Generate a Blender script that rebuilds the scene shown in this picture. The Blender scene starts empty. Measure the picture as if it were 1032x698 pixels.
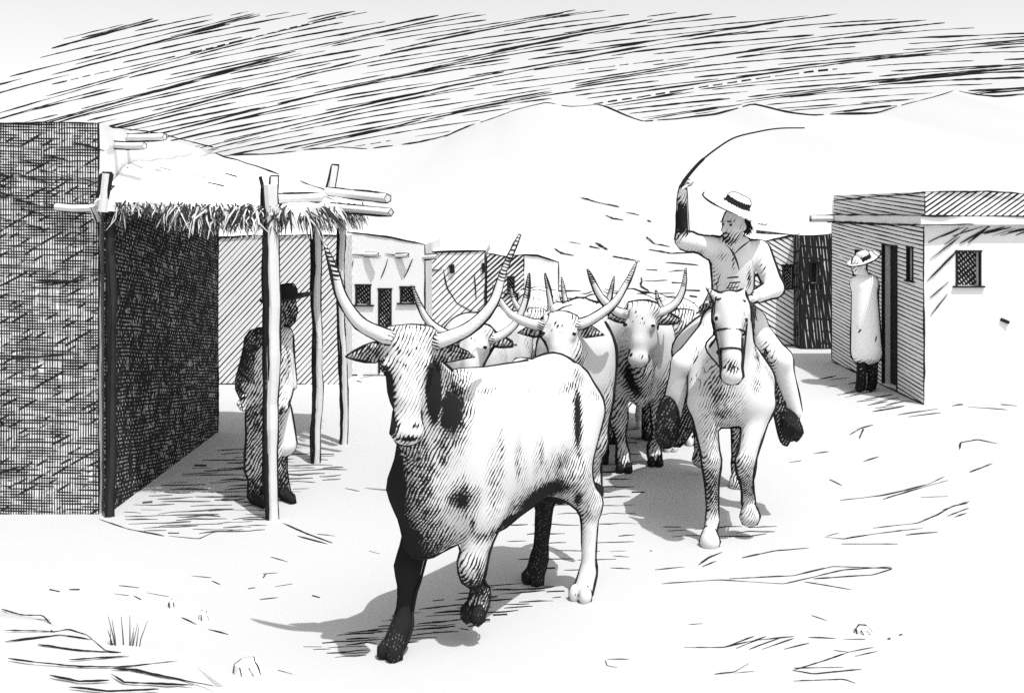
import bpy, math, random
import numpy as np
from mathutils import Vector
random.seed(7)
RNG = np.random.default_rng(5)
SC = bpy.context.scene
COL = SC.collection
F = 1000.0; CX = 516.0; HY = 213.0; EYE = 2.3       # lens and eye height the place was surveyed with

def P(px, py, Y): return np.array([(px-CX)/F*Y, Y, EYE-(py-HY)/F*Y])
def G(px, py): return P(px, py, EYE*F/(py-HY))
def A(*a): return np.array(a, float)
def nrm(v):
    v = np.asarray(v, float); return v/(np.linalg.norm(v)+1e-12)

# ---------------------------------------------------------------- materials
def newmat(name):
    m = bpy.data.materials.new(name); m.use_nodes = True
    nt = m.node_tree; b = nt.nodes['Principled BSDF']
    b.inputs['Roughness'].default_value = .95
    b.inputs['Specular IOR Level'].default_value = .05
    return m, nt, b
def N(nt, t, **kw):
    n = nt.nodes.new(t)
    for k, v in kw.items(): setattr(n, k, v)
    return n
def math_(nt, op, a, b=None, c=None, clamp=False):
    n = N(nt, 'ShaderNodeMath', operation=op, use_clamp=clamp)
    for i, v in enumerate((a, b, c)):
        if v is None: continue
        if isinstance(v, (int, float)): n.inputs[i].default_value = v
        else: nt.links.new(v, n.inputs[i])
    return n.outputs[0]
def mixcol(nt, fac, c0, c1, b):
    m = N(nt, 'ShaderNodeMix', data_type='RGBA')
    nt.links.new(fac, m.inputs[0])
    for s, c in ((6, c0), (7, c1)):
        if isinstance(c, (int, float)): m.inputs[s].default_value = (c, c, c, 1)
        else: nt.links.new(c, m.inputs[s])
    nt.links.new(m.outputs[2], b.inputs['Base Color'])
def grey(name, v, var=.06, scale=3., speck=False):
    m, nt, b = newmat(name)
    tc = N(nt, 'ShaderNodeTexCoord'); n = N(nt, 'ShaderNodeTexNoise')
    n.inputs['Scale'].default_value = scale; n.inputs['Detail'].default_value = 6
    nt.links.new(tc.outputs['Object'], n.inputs['Vector'])
    mixcol(nt, n.outputs['Fac'], v*(1-var), v*(1+var), b)
    return m
INK = grey('black_ink_line', .018, .1)
LIME = grey('lime_plaster', .7, .03)
DUST = grey('pale_dust', .44, .025, .6)
DARK = grey('dark_opening', .03, .3, 8)
WOOD = grey('bleached_wood', .6, .08, 9)
HILL = grey('pale_hill', .42, .02, .02)

def hatch(name, layers, base=.7, ink=.02, coord='UV'):
    """rows of hatch strokes, on walls the shading put into the colour; layers = (angle deg, spacing m, width 0..1, breaks 0..1, wobble m, stroke length m)"""
    m, nt, b = newmat(name)
    tc = N(nt, 'ShaderNodeTexCoord'); tot = None
    for q, (ang, sp, wid, brk, wob, ln) in enumerate(layers):
        mp = N(nt, 'ShaderNodeMapping'); mp.inputs['Rotation'].default_value = (0, 0, math.radians(ang))
        mp.inputs['Location'].default_value = (q*3.7, q*1.3, 0)
        nt.links.new(tc.outputs[coord], mp.inputs['Vector'])
        ns = N(nt, 'ShaderNodeTexNoise'); ns.inputs['Scale'].default_value = .5/max(ln, .05); ns.inputs['Detail'].default_value = 3
        nt.links.new(mp.outputs[0], ns.inputs['Vector'])
        sx = N(nt, 'ShaderNodeSeparateXYZ'); nt.links.new(mp.outputs[0], sx.inputs[0])
        y = math_(nt, 'ADD', sx.outputs[1], math_(nt, 'MULTIPLY', math_(nt, 'SUBTRACT', ns.outputs['Fac'], .5), wob))
        v = math_(nt, 'DIVIDE', y, sp)
        fr = math_(nt, 'FRACT', v); idn = math_(nt, 'FLOOR', v)
        dist = math_(nt, 'MULTIPLY', math_(nt, 'ABSOLUTE', math_(nt, 'SUBTRACT', fr, .5)), 2.)
        cb = N(nt, 'ShaderNodeCombineXYZ')
        nt.links.new(math_(nt, 'DIVIDE', sx.outputs[0], ln), cb.inputs[0])
        nt.links.new(math_(nt, 'MULTIPLY', idn, 7.31), cb.inputs[1])
        n2 = N(nt, 'ShaderNodeTexNoise'); n2.inputs['Scale'].default_value = 1.3; n2.inputs['Detail'].default_value = 4
        nt.links.new(cb.outputs[0], n2.inputs['Vector'])
        w = math_(nt, 'MULTIPLY', math_(nt, 'MULTIPLY_ADD', n2.outputs['Fac'], 1.6, .2), wid)
        keep = math_(nt, 'MULTIPLY', math_(nt, 'SUBTRACT', n2.outputs['Fac'], .25+brk*.35), 14., clamp=True)
        k = math_(nt, 'MULTIPLY', math_(nt, 'MULTIPLY', math_(nt, 'SUBTRACT', w, dist), 5., clamp=True), keep)
        tot = k if tot is None else math_(nt, 'MAXIMUM', tot, k)
    mixcol(nt, tot, base, ink, b)
    return m

def coat(name, sp=.018, base=.58, ink=.016, n1=(.86, .1, -.5), n2=(.35, -.3, .88)):
    """hide or cloth covered in short pen-like hairs, as thick and as dense as the vertex attribute 'dark' says"""
    m, nt, b = newmat(name)
    tc = N(nt, 'ShaderNodeTexCoord'); at = N(nt, 'ShaderNodeAttribute', attribute_name='dark')
    n = N(nt, 'ShaderNodeTexNoise'); n.inputs['Scale'].default_value = .1/sp; n.inputs['Detail'].default_value = 4
    nt.links.new(tc.outputs['Object'], n.inputs['Vector'])
    g = N(nt, 'ShaderNodeTexNoise'); g.inputs['Scale'].default_value = .38/sp; g.inputs['Detail'].default_value = 2
    nt.links.new(tc.outputs['Object'], g.inputs['Vector'])
    tot = None
    for q, (nv, lo, gain) in enumerate(((n1, .06, 1.25), (n2, .52, 1.5))):
        d = N(nt, 'ShaderNodeVectorMath', operation='DOT_PRODUCT'); nt.links.new(tc.outputs['Object'], d.inputs[0]); L = sum(c*c for c in nv)**.5; d.inputs[1].default_value = [c/L for c in nv]
        v = math_(nt, 'DIVIDE', math_(nt, 'ADD', d.outputs['Value'], math_(nt, 'MULTIPLY', math_(nt, 'SUBTRACT', n.outputs['Fac'], .5), sp*3.6)), sp)
        dist = math_(nt, 'MULTIPLY', math_(nt, 'ABSOLUTE', math_(nt, 'SUBTRACT', math_(nt, 'FRACT', v), .5)), 2.)
        w = math_(nt, 'MULTIPLY', math_(nt, 'SUBTRACT', at.outputs['Fac'], lo), math_(nt, 'MULTIPLY_ADD', g.outputs['Fac'], 2.2*gain, -.35))
        k = math_(nt, 'MULTIPLY', math_(nt, 'SUBTRACT', w, dist), 4., clamp=True)
        tot = k if tot is None else math_(nt, 'MAXIMUM', tot, k)
    solid = math_(nt, 'MULTIPLY', math_(nt, 'SUBTRACT', at.outputs['Fac'], math_(nt, 'MULTIPLY_ADD', g.outputs['Fac'], .9, .36)), 7., clamp=True)
    tot = math_(nt, 'MAXIMUM', tot, solid)
    mixcol(nt, tot, base, ink, b)
    return m
COAT = coat('dappled_hide', .0165)
FAR_COAT = coat('far_hide', .026)
CLOTH = coat('worn_cloth', .021, .66)
FAR_CLOTH = coat('blanket_cloth', .04, .88)
HORN = coat('horn_sheath', .018, n1=(.3, 0, 1))
STRAW_AND_SHADE = grey('dry_straw_and_shade', .05, .4, 20)

# ---------------------------------------------------------------- mesh helpers
class MB:
    def __init__(s): s.v = []; s.f = []; s.m = []; s.d = []
    def add(s, v, f, mat=0, dark=0.):
        o = len(s.v); v = [tuple(map(float, p)) for p in v]; s.v += v
        s.f += [tuple(int(i)+o for i in q) for q in f]; s.m += [mat]*len(f)
        s.d += (list(dark) if hasattr(dark, '__len__') else [dark]*len(v))
    def box(s, lo, hi, mat=0, jit=0., dark=0.):
        lo = np.asarray(lo, float); hi = np.asarray(hi, float)
        v = [[(lo, hi)[i][0], (lo, hi)[j][1], (lo, hi)[k][2]] for i in (0, 1) for j in (0, 1) for k in (0, 1)]
        v = np.array(v)+RNG.uniform(-jit, jit, (8, 3)) if jit else v
        s.add(v, [(0, 1, 3, 2), (4, 6, 7, 5), (0, 4, 5, 1), (2, 3, 7, 6), (0, 2, 6, 4), (1, 5, 7, 3)], mat, dark)
    def tube(s, pts, r, mat=0, n=5, dark=0., cap=True):
        pts = np.asarray(pts, float); m = len(pts)
        if m < 2: return
        r = np.broadcast_to(np.asarray(r, float), (m,))
        t = np.gradient(pts, axis=0); t /= np.linalg.norm(t, axis=1)[:, None]+1e-12
        u = np.cross(t[0], [0, 0, 1.]);  u = u if np.linalg.norm(u) > 1e-3 else np.cross(t[0], [0, 1., 0]); u = nrm(u)
        vs = []; dd = np.broadcast_to(np.asarray(dark, float), (m,)); dl = []
        for i in range(m):
            u = nrm(u-t[i]*np.dot(u, t[i])); w = np.cross(t[i], u)
            for k in range(n):
                a = 2*math.pi*k/n; vs.append(pts[i]+r[i]*(math.cos(a)*u+math.sin(a)*w)); dl.append(dd[i])
        fs = [(i*n+k, i*n+(k+1) % n, (i+1)*n+(k+1) % n, (i+1)*n+k) for i in range(m-1) for k in range(n)]
        if cap: fs += [tuple(range(n))[::-1], tuple((m-1)*n+k for k in range(n))]
        s.add(vs, fs, mat, dl)
    def ink(s, pts, r, mat=1, wob=.6, taper=True, dash=0., flat=False):
        """a hand-drawn stroke: resampled, a little unsteady, of uneven width"""
        pts = resample(np.asarray(pts, float), max(r*7, .01)); m = len(pts)
        if m < 2: return
        w = np.cumsum(RNG.normal(0, 1, (m, 3)), axis=0); w -= np.linspace(0, 1, m)[:, None]*w[-1]
        if flat: w[:, 2] = 0
        pts = pts+w*r*wob*.35
        rr = r*(1+.35*np.convolve(RNG.normal(0, 1, m+4), np.ones(5)/2.2, 'valid')).clip(.45, 1.6)
        if taper and m > 3: rr = rr*np.clip(np.minimum(np.arange(m)+1.2, m-np.arange(m)+.2)/3., .35, 1)
        if dash > 0:
            i = 0
            while i < m-1:
                L = max(2, int(RNG.exponential(dash)/max(r*7, .01))); s.tube(pts[i:i+L+1], rr[i:i+L+1], mat, 4); i += L+max(1, int(L*.25))
        else: s.tube(pts, rr, mat, 5)
    def build(s, name, mats, parent=None, loc=None, smooth=False, uv=False):
        me = bpy.data.meshes.new(name)
        v = np.array(s.v, float).reshape(-1, 3)
        off = np.zeros(3)
        if loc is not None: off = np.asarray(loc, float)
        v = v-off
        me.from_pydata(v.tolist(), [], s.f)
        for m in (mats if isinstance(mats, (list, tuple)) else [mats]): me.materials.append(m)
        me.polygons.foreach_set('material_index', s.m)
        if smooth: me.polygons.foreach_set('use_smooth', [True]*len(s.f))
        if any(s.d):
            at = me.attributes.new('dark', 'FLOAT', 'POINT'); at.data.foreach_set('value', np.array(s.d, np.float32))
        me.update()
        if uv: box_uv(me)
        o = bpy.data.objects.new(name, me); COL.objects.link(o)
        if parent is not None: o.parent = parent
        elif loc is not None: o.location = off
        return o
def box_uv(me):
    uv = me.uv_layers.new(name='UVMap')
    for p in me.polygons:
        n = p.normal; ax = max(range(3), key=lambda i: abs(n[i])); a, b = [(1, 2), (0, 2), (0, 1)][ax]
        for li in p.loop_indices:
            c = me.vertices[me.loops[li].vertex_index].co; uv.data[li].uv = (c[a], c[b])
def resample(pts, step):
    d = np.r_[0, np.cumsum(np.linalg.norm(np.diff(pts, axis=0), axis=1))]
    n = max(2, int(d[-1]/step)+1); s = np.linspace(0, d[-1], n)
    return np.stack([np.interp(s, d, pts[:, k]) for k in range(3)], 1)
def spline(pts, n=24):
    p = np.asarray(pts, float); p = np.vstack([2*p[0]-p[1], p, 2*p[-1]-p[-2]]); out = []
    m = len(p)-3
    for i in range(m):
        for t in np.linspace(0, 1, max(2, n//m), endpoint=(i == m-1)):
            a, b, c, d = p[i:i+4]
            out.append(.5*(2*b+(c-a)*t+(2*a-5*b+4*c-d)*t*t+(3*b-a-3*c+d)*t**3))
    return np.array(out)
def tag(o, label=None, cat=None, group=None, kind=None):
    for k, v in (('label', label), ('category', cat), ('group', group), ('kind', kind)):
        if v: o[k] = v
    return o
def thing(name, label, cat, loc, group=None):
    o = bpy.data.objects.new(name, None); COL.objects.link(o); o.location = loc
    o.empty_display_size = .2
    return tag(o, label, cat, group)

# ---------------------------------------------------------------- bodies: smooth union of tapered limbs, meshed by surface nets
def smin(a, b, k):
    h = np.clip(.5+.5*(b-a)/k, 0, 1); return b+(a-b)*h-k*h*(1-h)
class Body:
    def __init__(s, res=.015, k=.05): s.res = res; s.k = k; s.pr = []
    def cap(s, a, b, ra, rb=None, k=None, sq=None, dark=0.):
        s.pr.append(('c', np.asarray(a, float), np.asarray(b, float), ra, ra if rb is None else rb, k or s.k, sq, dark)); return s
    def chain(s, pts, rad, k=None, sq=None, dark=0.):
        for i in range(len(pts)-1):
            s.cap(pts[i], pts[i+1], rad[i], rad[i+1], k, sq, dark[i] if hasattr(dark, '__len__') else dark)
    def ell(s, c, r, R=None, k=None, dark=0.):
        s.pr.append(('e', np.asarray(c, float), np.asarray(r, float), np.eye(3) if R is None else R, 0, k or s.k, None, dark)); return s
    @staticmethod
    def dist(p, X):
        if p[0] == 'c':
            a, b, ra, rb, sq = p[1], p[2], p[3], p[4], p[6]
            ab = b-a; t = np.clip(((X-a)@ab)/(ab@ab+1e-12), 0, 1)
            d = X-a-t[..., None]*ab
            if sq is not None:
                u, f = sq; d = d+((d@u)*(f-1))[..., None]*u
                L = np.linalg.norm(d, axis=-1)
                return (L-(ra+(rb-ra)*t))/max(1., f**.5)
            return np.linalg.norm(d, axis=-1)-(ra+(rb-ra)*t)
        c, r, R = p[1], p[2], p[3]
        q = (X-c)@R.T; k0 = np.linalg.norm(q/r, axis=-1); k1 = np.linalg.norm(q/r**2, axis=-1)
        return k0*(k0-1)/(k1+1e-9)
    def bounds(s, p):
        if p[0] == 'c':
            R = max(p[3], p[4]); return np.minimum(p[1], p[2])-R, np.maximum(p[1], p[2])+R
        R = p[2].max(); return p[1]-R, p[1]+R
    def mesh(s, smooth=2):
        bs = [s.bounds(p) for p in s.pr]
        lo = np.min([b[0] for b in bs], 0)-3*s.res; hi = np.max([b[1] for b in bs], 0)+3*s.res
        n = np.ceil((hi-lo)/s.res).astype(int)+1
        f = np.full(n, .3, np.float32)
        for p, (a, b) in zip(s.pr, bs):
            m = p[5]+2*s.res
            i0 = np.maximum(np.floor((a-m-lo)/s.res).astype(int), 0); i1 = np.minimum(np.ceil((b+m-lo)/s.res).astype(int)+1, n)
            g = np.stack(np.meshgrid(*[lo[k]+s.res*np.arange(i0[k], i1[k]) for k in range(3)], indexing='ij'), -1)
            sl = tuple(slice(i0[k], i1[k]) for k in range(3))
            f[sl] = smin(f[sl], s.dist(p, g), p[5])
        ins = f < 0
        c = np.zeros(n-1, np.int8); offs = [(i, j, k) for i in (0, 1) for j in (0, 1) for k in (0, 1)]
        for i, j, k in offs: c += ins[i:n[0]-1+i, j:n[1]-1+j, k:n[2]-1+k]
        act = np.argwhere((c > 0) & (c < 8)); idx = -np.ones(n-1, int); idx[tuple(act.T)] = np.arange(len(act))
        pos = np.zeros((len(act), 3)); cnt = np.zeros(len(act))
        val = {o: f[act[:, 0]+o[0], act[:, 1]+o[1], act[:, 2]+o[2]] for o in offs}
        for o in offs:
            for ax in range(3):
                if o[ax]: continue
                q = list(o); q[ax] = 1; q = tuple(q); fa, fb = val[o], val[q]; m = (fa < 0) != (fb < 0)
                t = fa[m]/(fa[m]-fb[m]); e = np.tile(np.array(o, float), (m.sum(), 1)); e[:, ax] = t
                pos[m] += e; cnt[m] += 1
        V = lo+s.res*(act+pos/cnt[:, None])
        Q = []
        for ax in range(3):
            b_, c_ = (ax+1) % 3, (ax+2) % 3
            sh = list(n); sh[ax] -= 1
            s0 = [slice(0, n[k]) for k in range(3)]; s1 = list(s0); s0[ax] = slice(0, n[ax]-1); s1[ax] = slice(1, n[ax])
            ch = ins[tuple(s0)] != ins[tuple(s1)]
            e = np.argwhere(ch); fl = ins[tuple(s0)][ch]
            ok = (e[:, b_] > 0) & (e[:, c_] > 0) & (e[:, b_] < n[b_]-1) & (e[:, c_] < n[c_]-1); e = e[ok]; fl = fl[ok]
            def at(db, dc):
                t = e.copy(); t[:, b_] += db; t[:, c_] += dc; return idx[tuple(t.T)]
            q = np.stack([at(-1, -1), at(0, -1), at(0, 0), at(-1, 0)], 1)
            q[~fl] = q[~fl][:, ::-1]; Q.append(q)
        Q = np.vstack(Q); Q = Q[(Q >= 0).all(1)]
        for _ in range(smooth):
            acc = np.zeros_like(V); w = np.zeros(len(V))
            for k in range(4):
                np.add.at(acc, Q[:, k], V[Q[:, (k+1) % 4]]+V[Q[:, (k+3) % 4]]); np.add.at(w, Q[:, k], 2)
            V = V*.4+.6*acc/np.maximum(w, 1)[:, None]
        nn = np.cross(V[Q[:, 2]]-V[Q[:, 0]], V[Q[:, 3]]-V[Q[:, 1]]); nv = np.zeros_like(V)
        for k in range(4): np.add.at(nv, Q[:, k], nn)
        nv /= np.linalg.norm(nv, axis=1)[:, None]+1e-12
        W = np.zeros(len(V)); D = np.zeros(len(V))
        for p in s.pr:
            e = np.exp(-np.clip(s.dist(p, V), -.06, .4)/.022); W += e; D += e*p[7]
        return V, Q, nv, D/(W+1e-12)
def contours(V, Q, nv, d, minlen):
    """the profile lines of a body as its own front sees them: where the surface turns away from direction d"""
    s = nv@np.asarray(d, float); s = np.where(np.abs(s) < 1e-6, 1e-6, s)
    mix = Q[(s[Q] > 0).any(1) & (s[Q] < 0).any(1)]
    adj = {}; pt = {}
    for q in mix:
        cr = []
        for k in range(4):
            a, b = int(q[k]), int(q[(k+1) % 4])
            if (s[a] > 0) != (s[b] > 0):
                key = (min(a, b), max(a, b))
                if key not in pt: t = s[a]/(s[a]-s[b]); pt[key] = V[a]+t*(V[b]-V[a])
                cr.append(key)
        for i in range(0, len(cr)-1, 2):
            adj.setdefault(cr[i], []).append(cr[i+1]); adj.setdefault(cr[i+1], []).append(cr[i])
    lines = []; seen = set()
    starts = [k for k in adj if len(adj[k]) == 1]+list(adj)
    for st in starts:
        if st in seen: continue
        ln = [st]; seen.add(st); cur = st
        while True:
            nx = [k for k in adj[cur] if k not in seen]
            if not nx: break
            cur = nx[0]; seen.add(cur); ln.append(cur)
        closed = len(ln) > 4 and ln[0] in adj[ln[-1]]
        p = np.array([pt[k] for k in ln])
        if closed: p = np.vstack([p, p[:1]])
        if len(p) < 4: continue
        for _ in range(3): p[1:-1] = .5*p[1:-1]+.25*(p[:-2]+p[2:])
        if np.linalg.norm(np.diff(p, axis=0), axis=1).sum() > minlen: lines.append(p)
    return lines
def body_obj(name, B, mats, parent, loc, view=None, r=.004, minlen=.12, blobs=(), smooth=2, edge=.0):
    V, Q, nv, D = B.mesh(smooth)
    for c, rad, st in blobs:
        e = st*np.exp(-(((V-np.asarray(c))/rad)**2).sum(1))
        D = np.maximum(D, e) if st > 0 else D+e
    mb = MB(); mb.add(V, Q, 0, np.clip(D, 0, 1.2))
    if view is not None:
        for ln in contours(V+nv*r*.7, Q, nv, nrm(view), minlen): mb.ink(ln, r*1.75, 1, .25)
    return mb.build(name, mats, parent, loc, smooth=True)
def hand(B, w, d, n, side, L=.18, curl=.9, dark=0., k=.008):
    """palm, four unequal bent fingers and a thumb; d = pointing, n = out of the palm, side = towards the thumb"""
    w = np.asarray(w, float); d = nrm(d); n = nrm(n-d*np.dot(n, d)); t = nrm(side-d*np.dot(side, d)); t = nrm(t-n*np.dot(t, n))
    pal = w+d*L*.48
    for q in (-.36, -.1, .14, .36):
        B.cap(w+d*L*.1+t*L*q*.45, pal+t*L*q*.55, .017, .013, .012, dark=dark)
    for q, ln in ((.36, .9), (.12, 1.), (-.12, .95), (-.36, .76)):
        p = pal+t*L*q*.58; a = 0.2; 
        for i, (sg, r) in enumerate(((.24, .0115), (.17, .0105), (.13, .009))):
            a2 = a+curl*(.55+.25*i); v = d*math.cos(a2)+n*math.sin(a2); e = p+v*L*sg*ln
            B.cap(p, e, r, r*.92, k, dark=dark); p = e; a = a2
    p = w+d*L*.12+t*L*.22; e = p+nrm(t*.8+d*.7+n*.3)*L*.24; B.cap(p, e, .016, .0125, .01, dark=dark)
    B.cap(e, e+nrm(d*.7+n*.75-t*.1)*L*.2, .0125, .0105, k, dark=dark)
# ---------------------------------------------------------------- terrain
RIDGE = [(-700, 178), (-300, 160), (0, 168), (150, 158), (230, 158), (300, 153), (345, 148), (372, 151), (402, 147), (450, 138), (482, 124), (516, 112), (550, 104), (575, 107), (603, 106),
         (628, 116), (648, 122), (682, 121), (722, 115), (758, 106), (792, 113), (820, 117), (884, 114), (912, 106), (962, 91), (976, 96), (1002, 98), (1032, 95), (1200, 88), (1700, 120)]
YR = 400.
rx = np.array([(a-CX)/F*YR for a, b in RIDGE]); rz = np.array([EYE-(b-HY)/F*YR for a, b in RIDGE])
def terr(x, y):
    zr = np.interp(x, rx, rz)+.25*np.sin(x*.21)
    t = np.clip((y-70.)/(YR-70.), 0, 1); up = t**1.7
    return np.where(y <= YR, zr*up, zr*np.clip(1-(y-YR)/260., -.1, 1))
def T(px, py):
    Y = np.arange(6., 410., .25); X = (px-CX)/F*Y; Z = EYE-(py-HY)/F*Y
    k = np.argmax(Z <= terr(X, Y)); return np.array([X[k], Y[k], Z[k]])
mb = MB(); S = 2500.
xs = np.r_[-S, np.linspace(-60, 60, 41), S]; ys = np.r_[-60, np.linspace(-6, 100, 54), S]
gv = [(x, y, (-1.5 if y > 99 else 0)) for y in ys for x in xs]; nx = len(xs)
mb.add(gv, [(j*nx+i, j*nx+i+1, (j+1)*nx+i+1, (j+1)*nx+i) for j in range(len(ys)-1) for i in range(nx-1)])
ground = mb.build('ground', DUST); ground['kind'] = 'structure'
mb = MB(); xs = np.linspace(-300, 330, 316); ys = np.r_[np.linspace(66, YR, 60), np.linspace(YR+12, 690, 18)]
X, Y = np.meshgrid(xs, ys); Z = terr(X, Y)+(-.02)
nx = len(xs)
mb.add(np.stack([X, Y, Z], -1).reshape(-1, 3), [(j*nx+i, j*nx+i+1, (j+1)*nx+i+1, (j+1)*nx+i) for j in range(len(ys)-1) for i in range(nx-1)])
def ridge_ink(x0, x1, r):
    a = np.arange(x0, x1, 2.); xx = (a-CX)/F*YR; return np.stack([xx, np.full_like(xx, YR-.4), terr(xx, np.full_like(xx, YR-.4))+.1], 1)
for a, b, r in ((225, 300, .2), (306, 372, .22), (376, 398, .3), (405, 480, .2), (484, 562, .25), (566, 660, .42), (662, 745, .3), (748, 832, .3), (836, 905, .28), (908, 962, .25), (966, 1034, .3), (60, 222, .15)):
    mb.ink(ridge_ink(a, b, r)+A(0, 0, .15), r*1.25, 1, .8)
hills = mb.build('hills', [HILL, INK], smooth=True); hills['kind'] = 'structure'

# faint terraces and tracks on the slopes behind the village
mb = MB()
for ln in ([(584, 199), (600, 204), (624, 209)], [(630, 214), (644, 217)], [(610, 217), (618, 221), (628, 222)], [(652, 222), (656, 224)],
           [(600, 245), (612, 252)], [(559, 251), (566, 256), (578, 258)], [(574, 244), (585, 246)], [(594, 249), (604, 251)], [(652, 239), (660, 246), (675, 249)],
           [(654, 252), (676, 256), (704, 255)], [(618, 259), (645, 264)], [(671, 265), (704, 268)], [(651, 272), (662, 273)], [(674, 274), (690, 273)], [(551, 276), (553, 279)],
           [(646, 283), (656, 284), (672, 283)], [(646, 280), (646, 290), (654, 294)], [(677, 286), (690, 286)], [(548, 295), (585, 294)], [(550, 289), (570, 289)], [(552, 301), (585, 302)],
           [(692, 293), (705, 294)], [(695, 299), (702, 300)], [(628, 300), (655, 299), (672, 302)], [(540, 257), (556, 260)],
           [(610, 292), (640, 297), (680, 296)], [(565, 311), (590, 310)], [(640, 305), (660, 303)], [(560, 318), (600, 316)], [(660, 300), (700, 306)]):
    pts = [T(*p) for p in ln]; d = np.mean([p[1] for p in pts]); mb.ink(np.array(pts)+A(0, 0, .02), .0009*d, 0, .6)
tag(mb.build('field_furrows', INK), kind='stuff')

# streaks of dark cloud, far beyond and above the ridge
mb = MB(); YC = 1100.
rp = np.array([p[0] for p in RIDGE], float); rq = np.array([p[1] for p in RIDGE], float)
def ceil_y(x): return np.interp(x, [0, 45, 70, 140, 180, 300, 480, 620, 760, 860, 950, 990, 1032], [80, 52, 34, 19, 12, 10, 11, 10, 13, 14, 18, 26, 30])
row = 0; c = -20.
while c < 420:
    low = 1-min(1, c/330.)                        # 0 at the top rows, 1 near the ridge
    xs = np.arange(-20, 1045, 6.)
    yy = c+22-.275*xs+.000105*xs*xs+2.5*np.sin(xs*.013+row*.9)+RNG.normal(0, .8)
    # rows are numbered from the top left, spacing tightens towards the ridge
    pts = []; pen = RNG.random() < .5; run = RNG.uniform(20, 180)
    for x, y in zip(xs, yy):
        fl = np.interp(x, rp, rq)-RNG.uniform(.5, 3); tp = ceil_y(x)+RNG.uniform(-2, 4)
        near = np.clip((fl-y)/60., 0, 1)
        ok = tp < y < fl and (x > 985-.0*y or True)
        run -= 6
        if run <= 0: pen = not pen; run = RNG.uniform(90, 330) if pen else RNG.uniform(6, 12+45*near)
        if pen and ok: pts.append(P(x, y, YC))
        else:
            if len(pts) > 3: mb.ink(pts, RNG.uniform(.5, .9), 0, .35, dash=(0 if RNG.random() < .96 else 14.))
            pts = []
    if len(pts) > 3: mb.ink(pts, RNG.uniform(.6, 1.), 0, .5)
    c += RNG.uniform(2.9, 4.3); row += 1
tag(mb.build('cloud_streaks', INK), kind='stuff')

# ---------------------------------------------------------------- adobe houses
def block(x0, x1, y0, y1, top, jit=.02, seg=.35, mats=(0, 1, 2, 3)):
    """walls as one body with an uneven hand-laid top; top = z or [(x, z)...]; material slots: front, left, right, roof"""
    n = max(3, int((x1-x0)/seg)); xs = np.linspace(x0, x1, n)
    tz = (np.full(n, float(top)) if np.isscalar(top) else np.interp(xs, [p[0] for p in top], [p[1] for p in top]))
    tf = tz+RNG.normal(0, jit, n); tb = tz+RNG.normal(0, jit, n)
    v = [(x0, y0, -.06), (x1, y0, -.06)]+[(x, y0, z) for x, z in zip(xs[::-1], tf[::-1])]
    b = [(x0, y1, -.06), (x1, y1, -.06)]+[(x, y1, z) for x, z in zip(xs[::-1], tb[::-1])]
    m = len(v); f = [tuple(range(m)), tuple(range(m, 2*m))[::-1]]; mm = [mats[0], mats[0]]
    for i in range(m):
        j = (i+1) % m; f.append((j, i, m+i, m+j)); mm.append(0 if i == 0 else mats[2] if i == 1 else mats[1] if i == m-1 else mats[3])
    return v+b, f, mm, xs, tf, tb
def cut(v, f, mm, boxes, mats):
    a = MB(); a.add(v, f); a.m = list(mm); oa = a.build('wall_rough', mats)
    c = MB()
    for lo, hi in boxes: c.box(lo, hi, 0)
    oc = c.build('wall_cutter', [LIME])
    mod = oa.modifiers.new('openings', 'BOOLEAN'); mod.operation = 'DIFFERENCE'; mod.object = oc; mod.solver = 'EXACT'
    dg = bpy.context.evaluated_depsgraph_get(); me = bpy.data.meshes.new_from_object(oa.evaluated_get(dg))
    V = [tuple(p.co) for p in me.vertices]; Fc = [tuple(p.vertices) for p in me.polygons]; M = [min(p.material_index, len(mats)-1) for p in me.polygons]
    for o in (oa, oc): bpy.data.objects.remove(o)
    bpy.data.meshes.remove(me); return V, Fc, M
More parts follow.
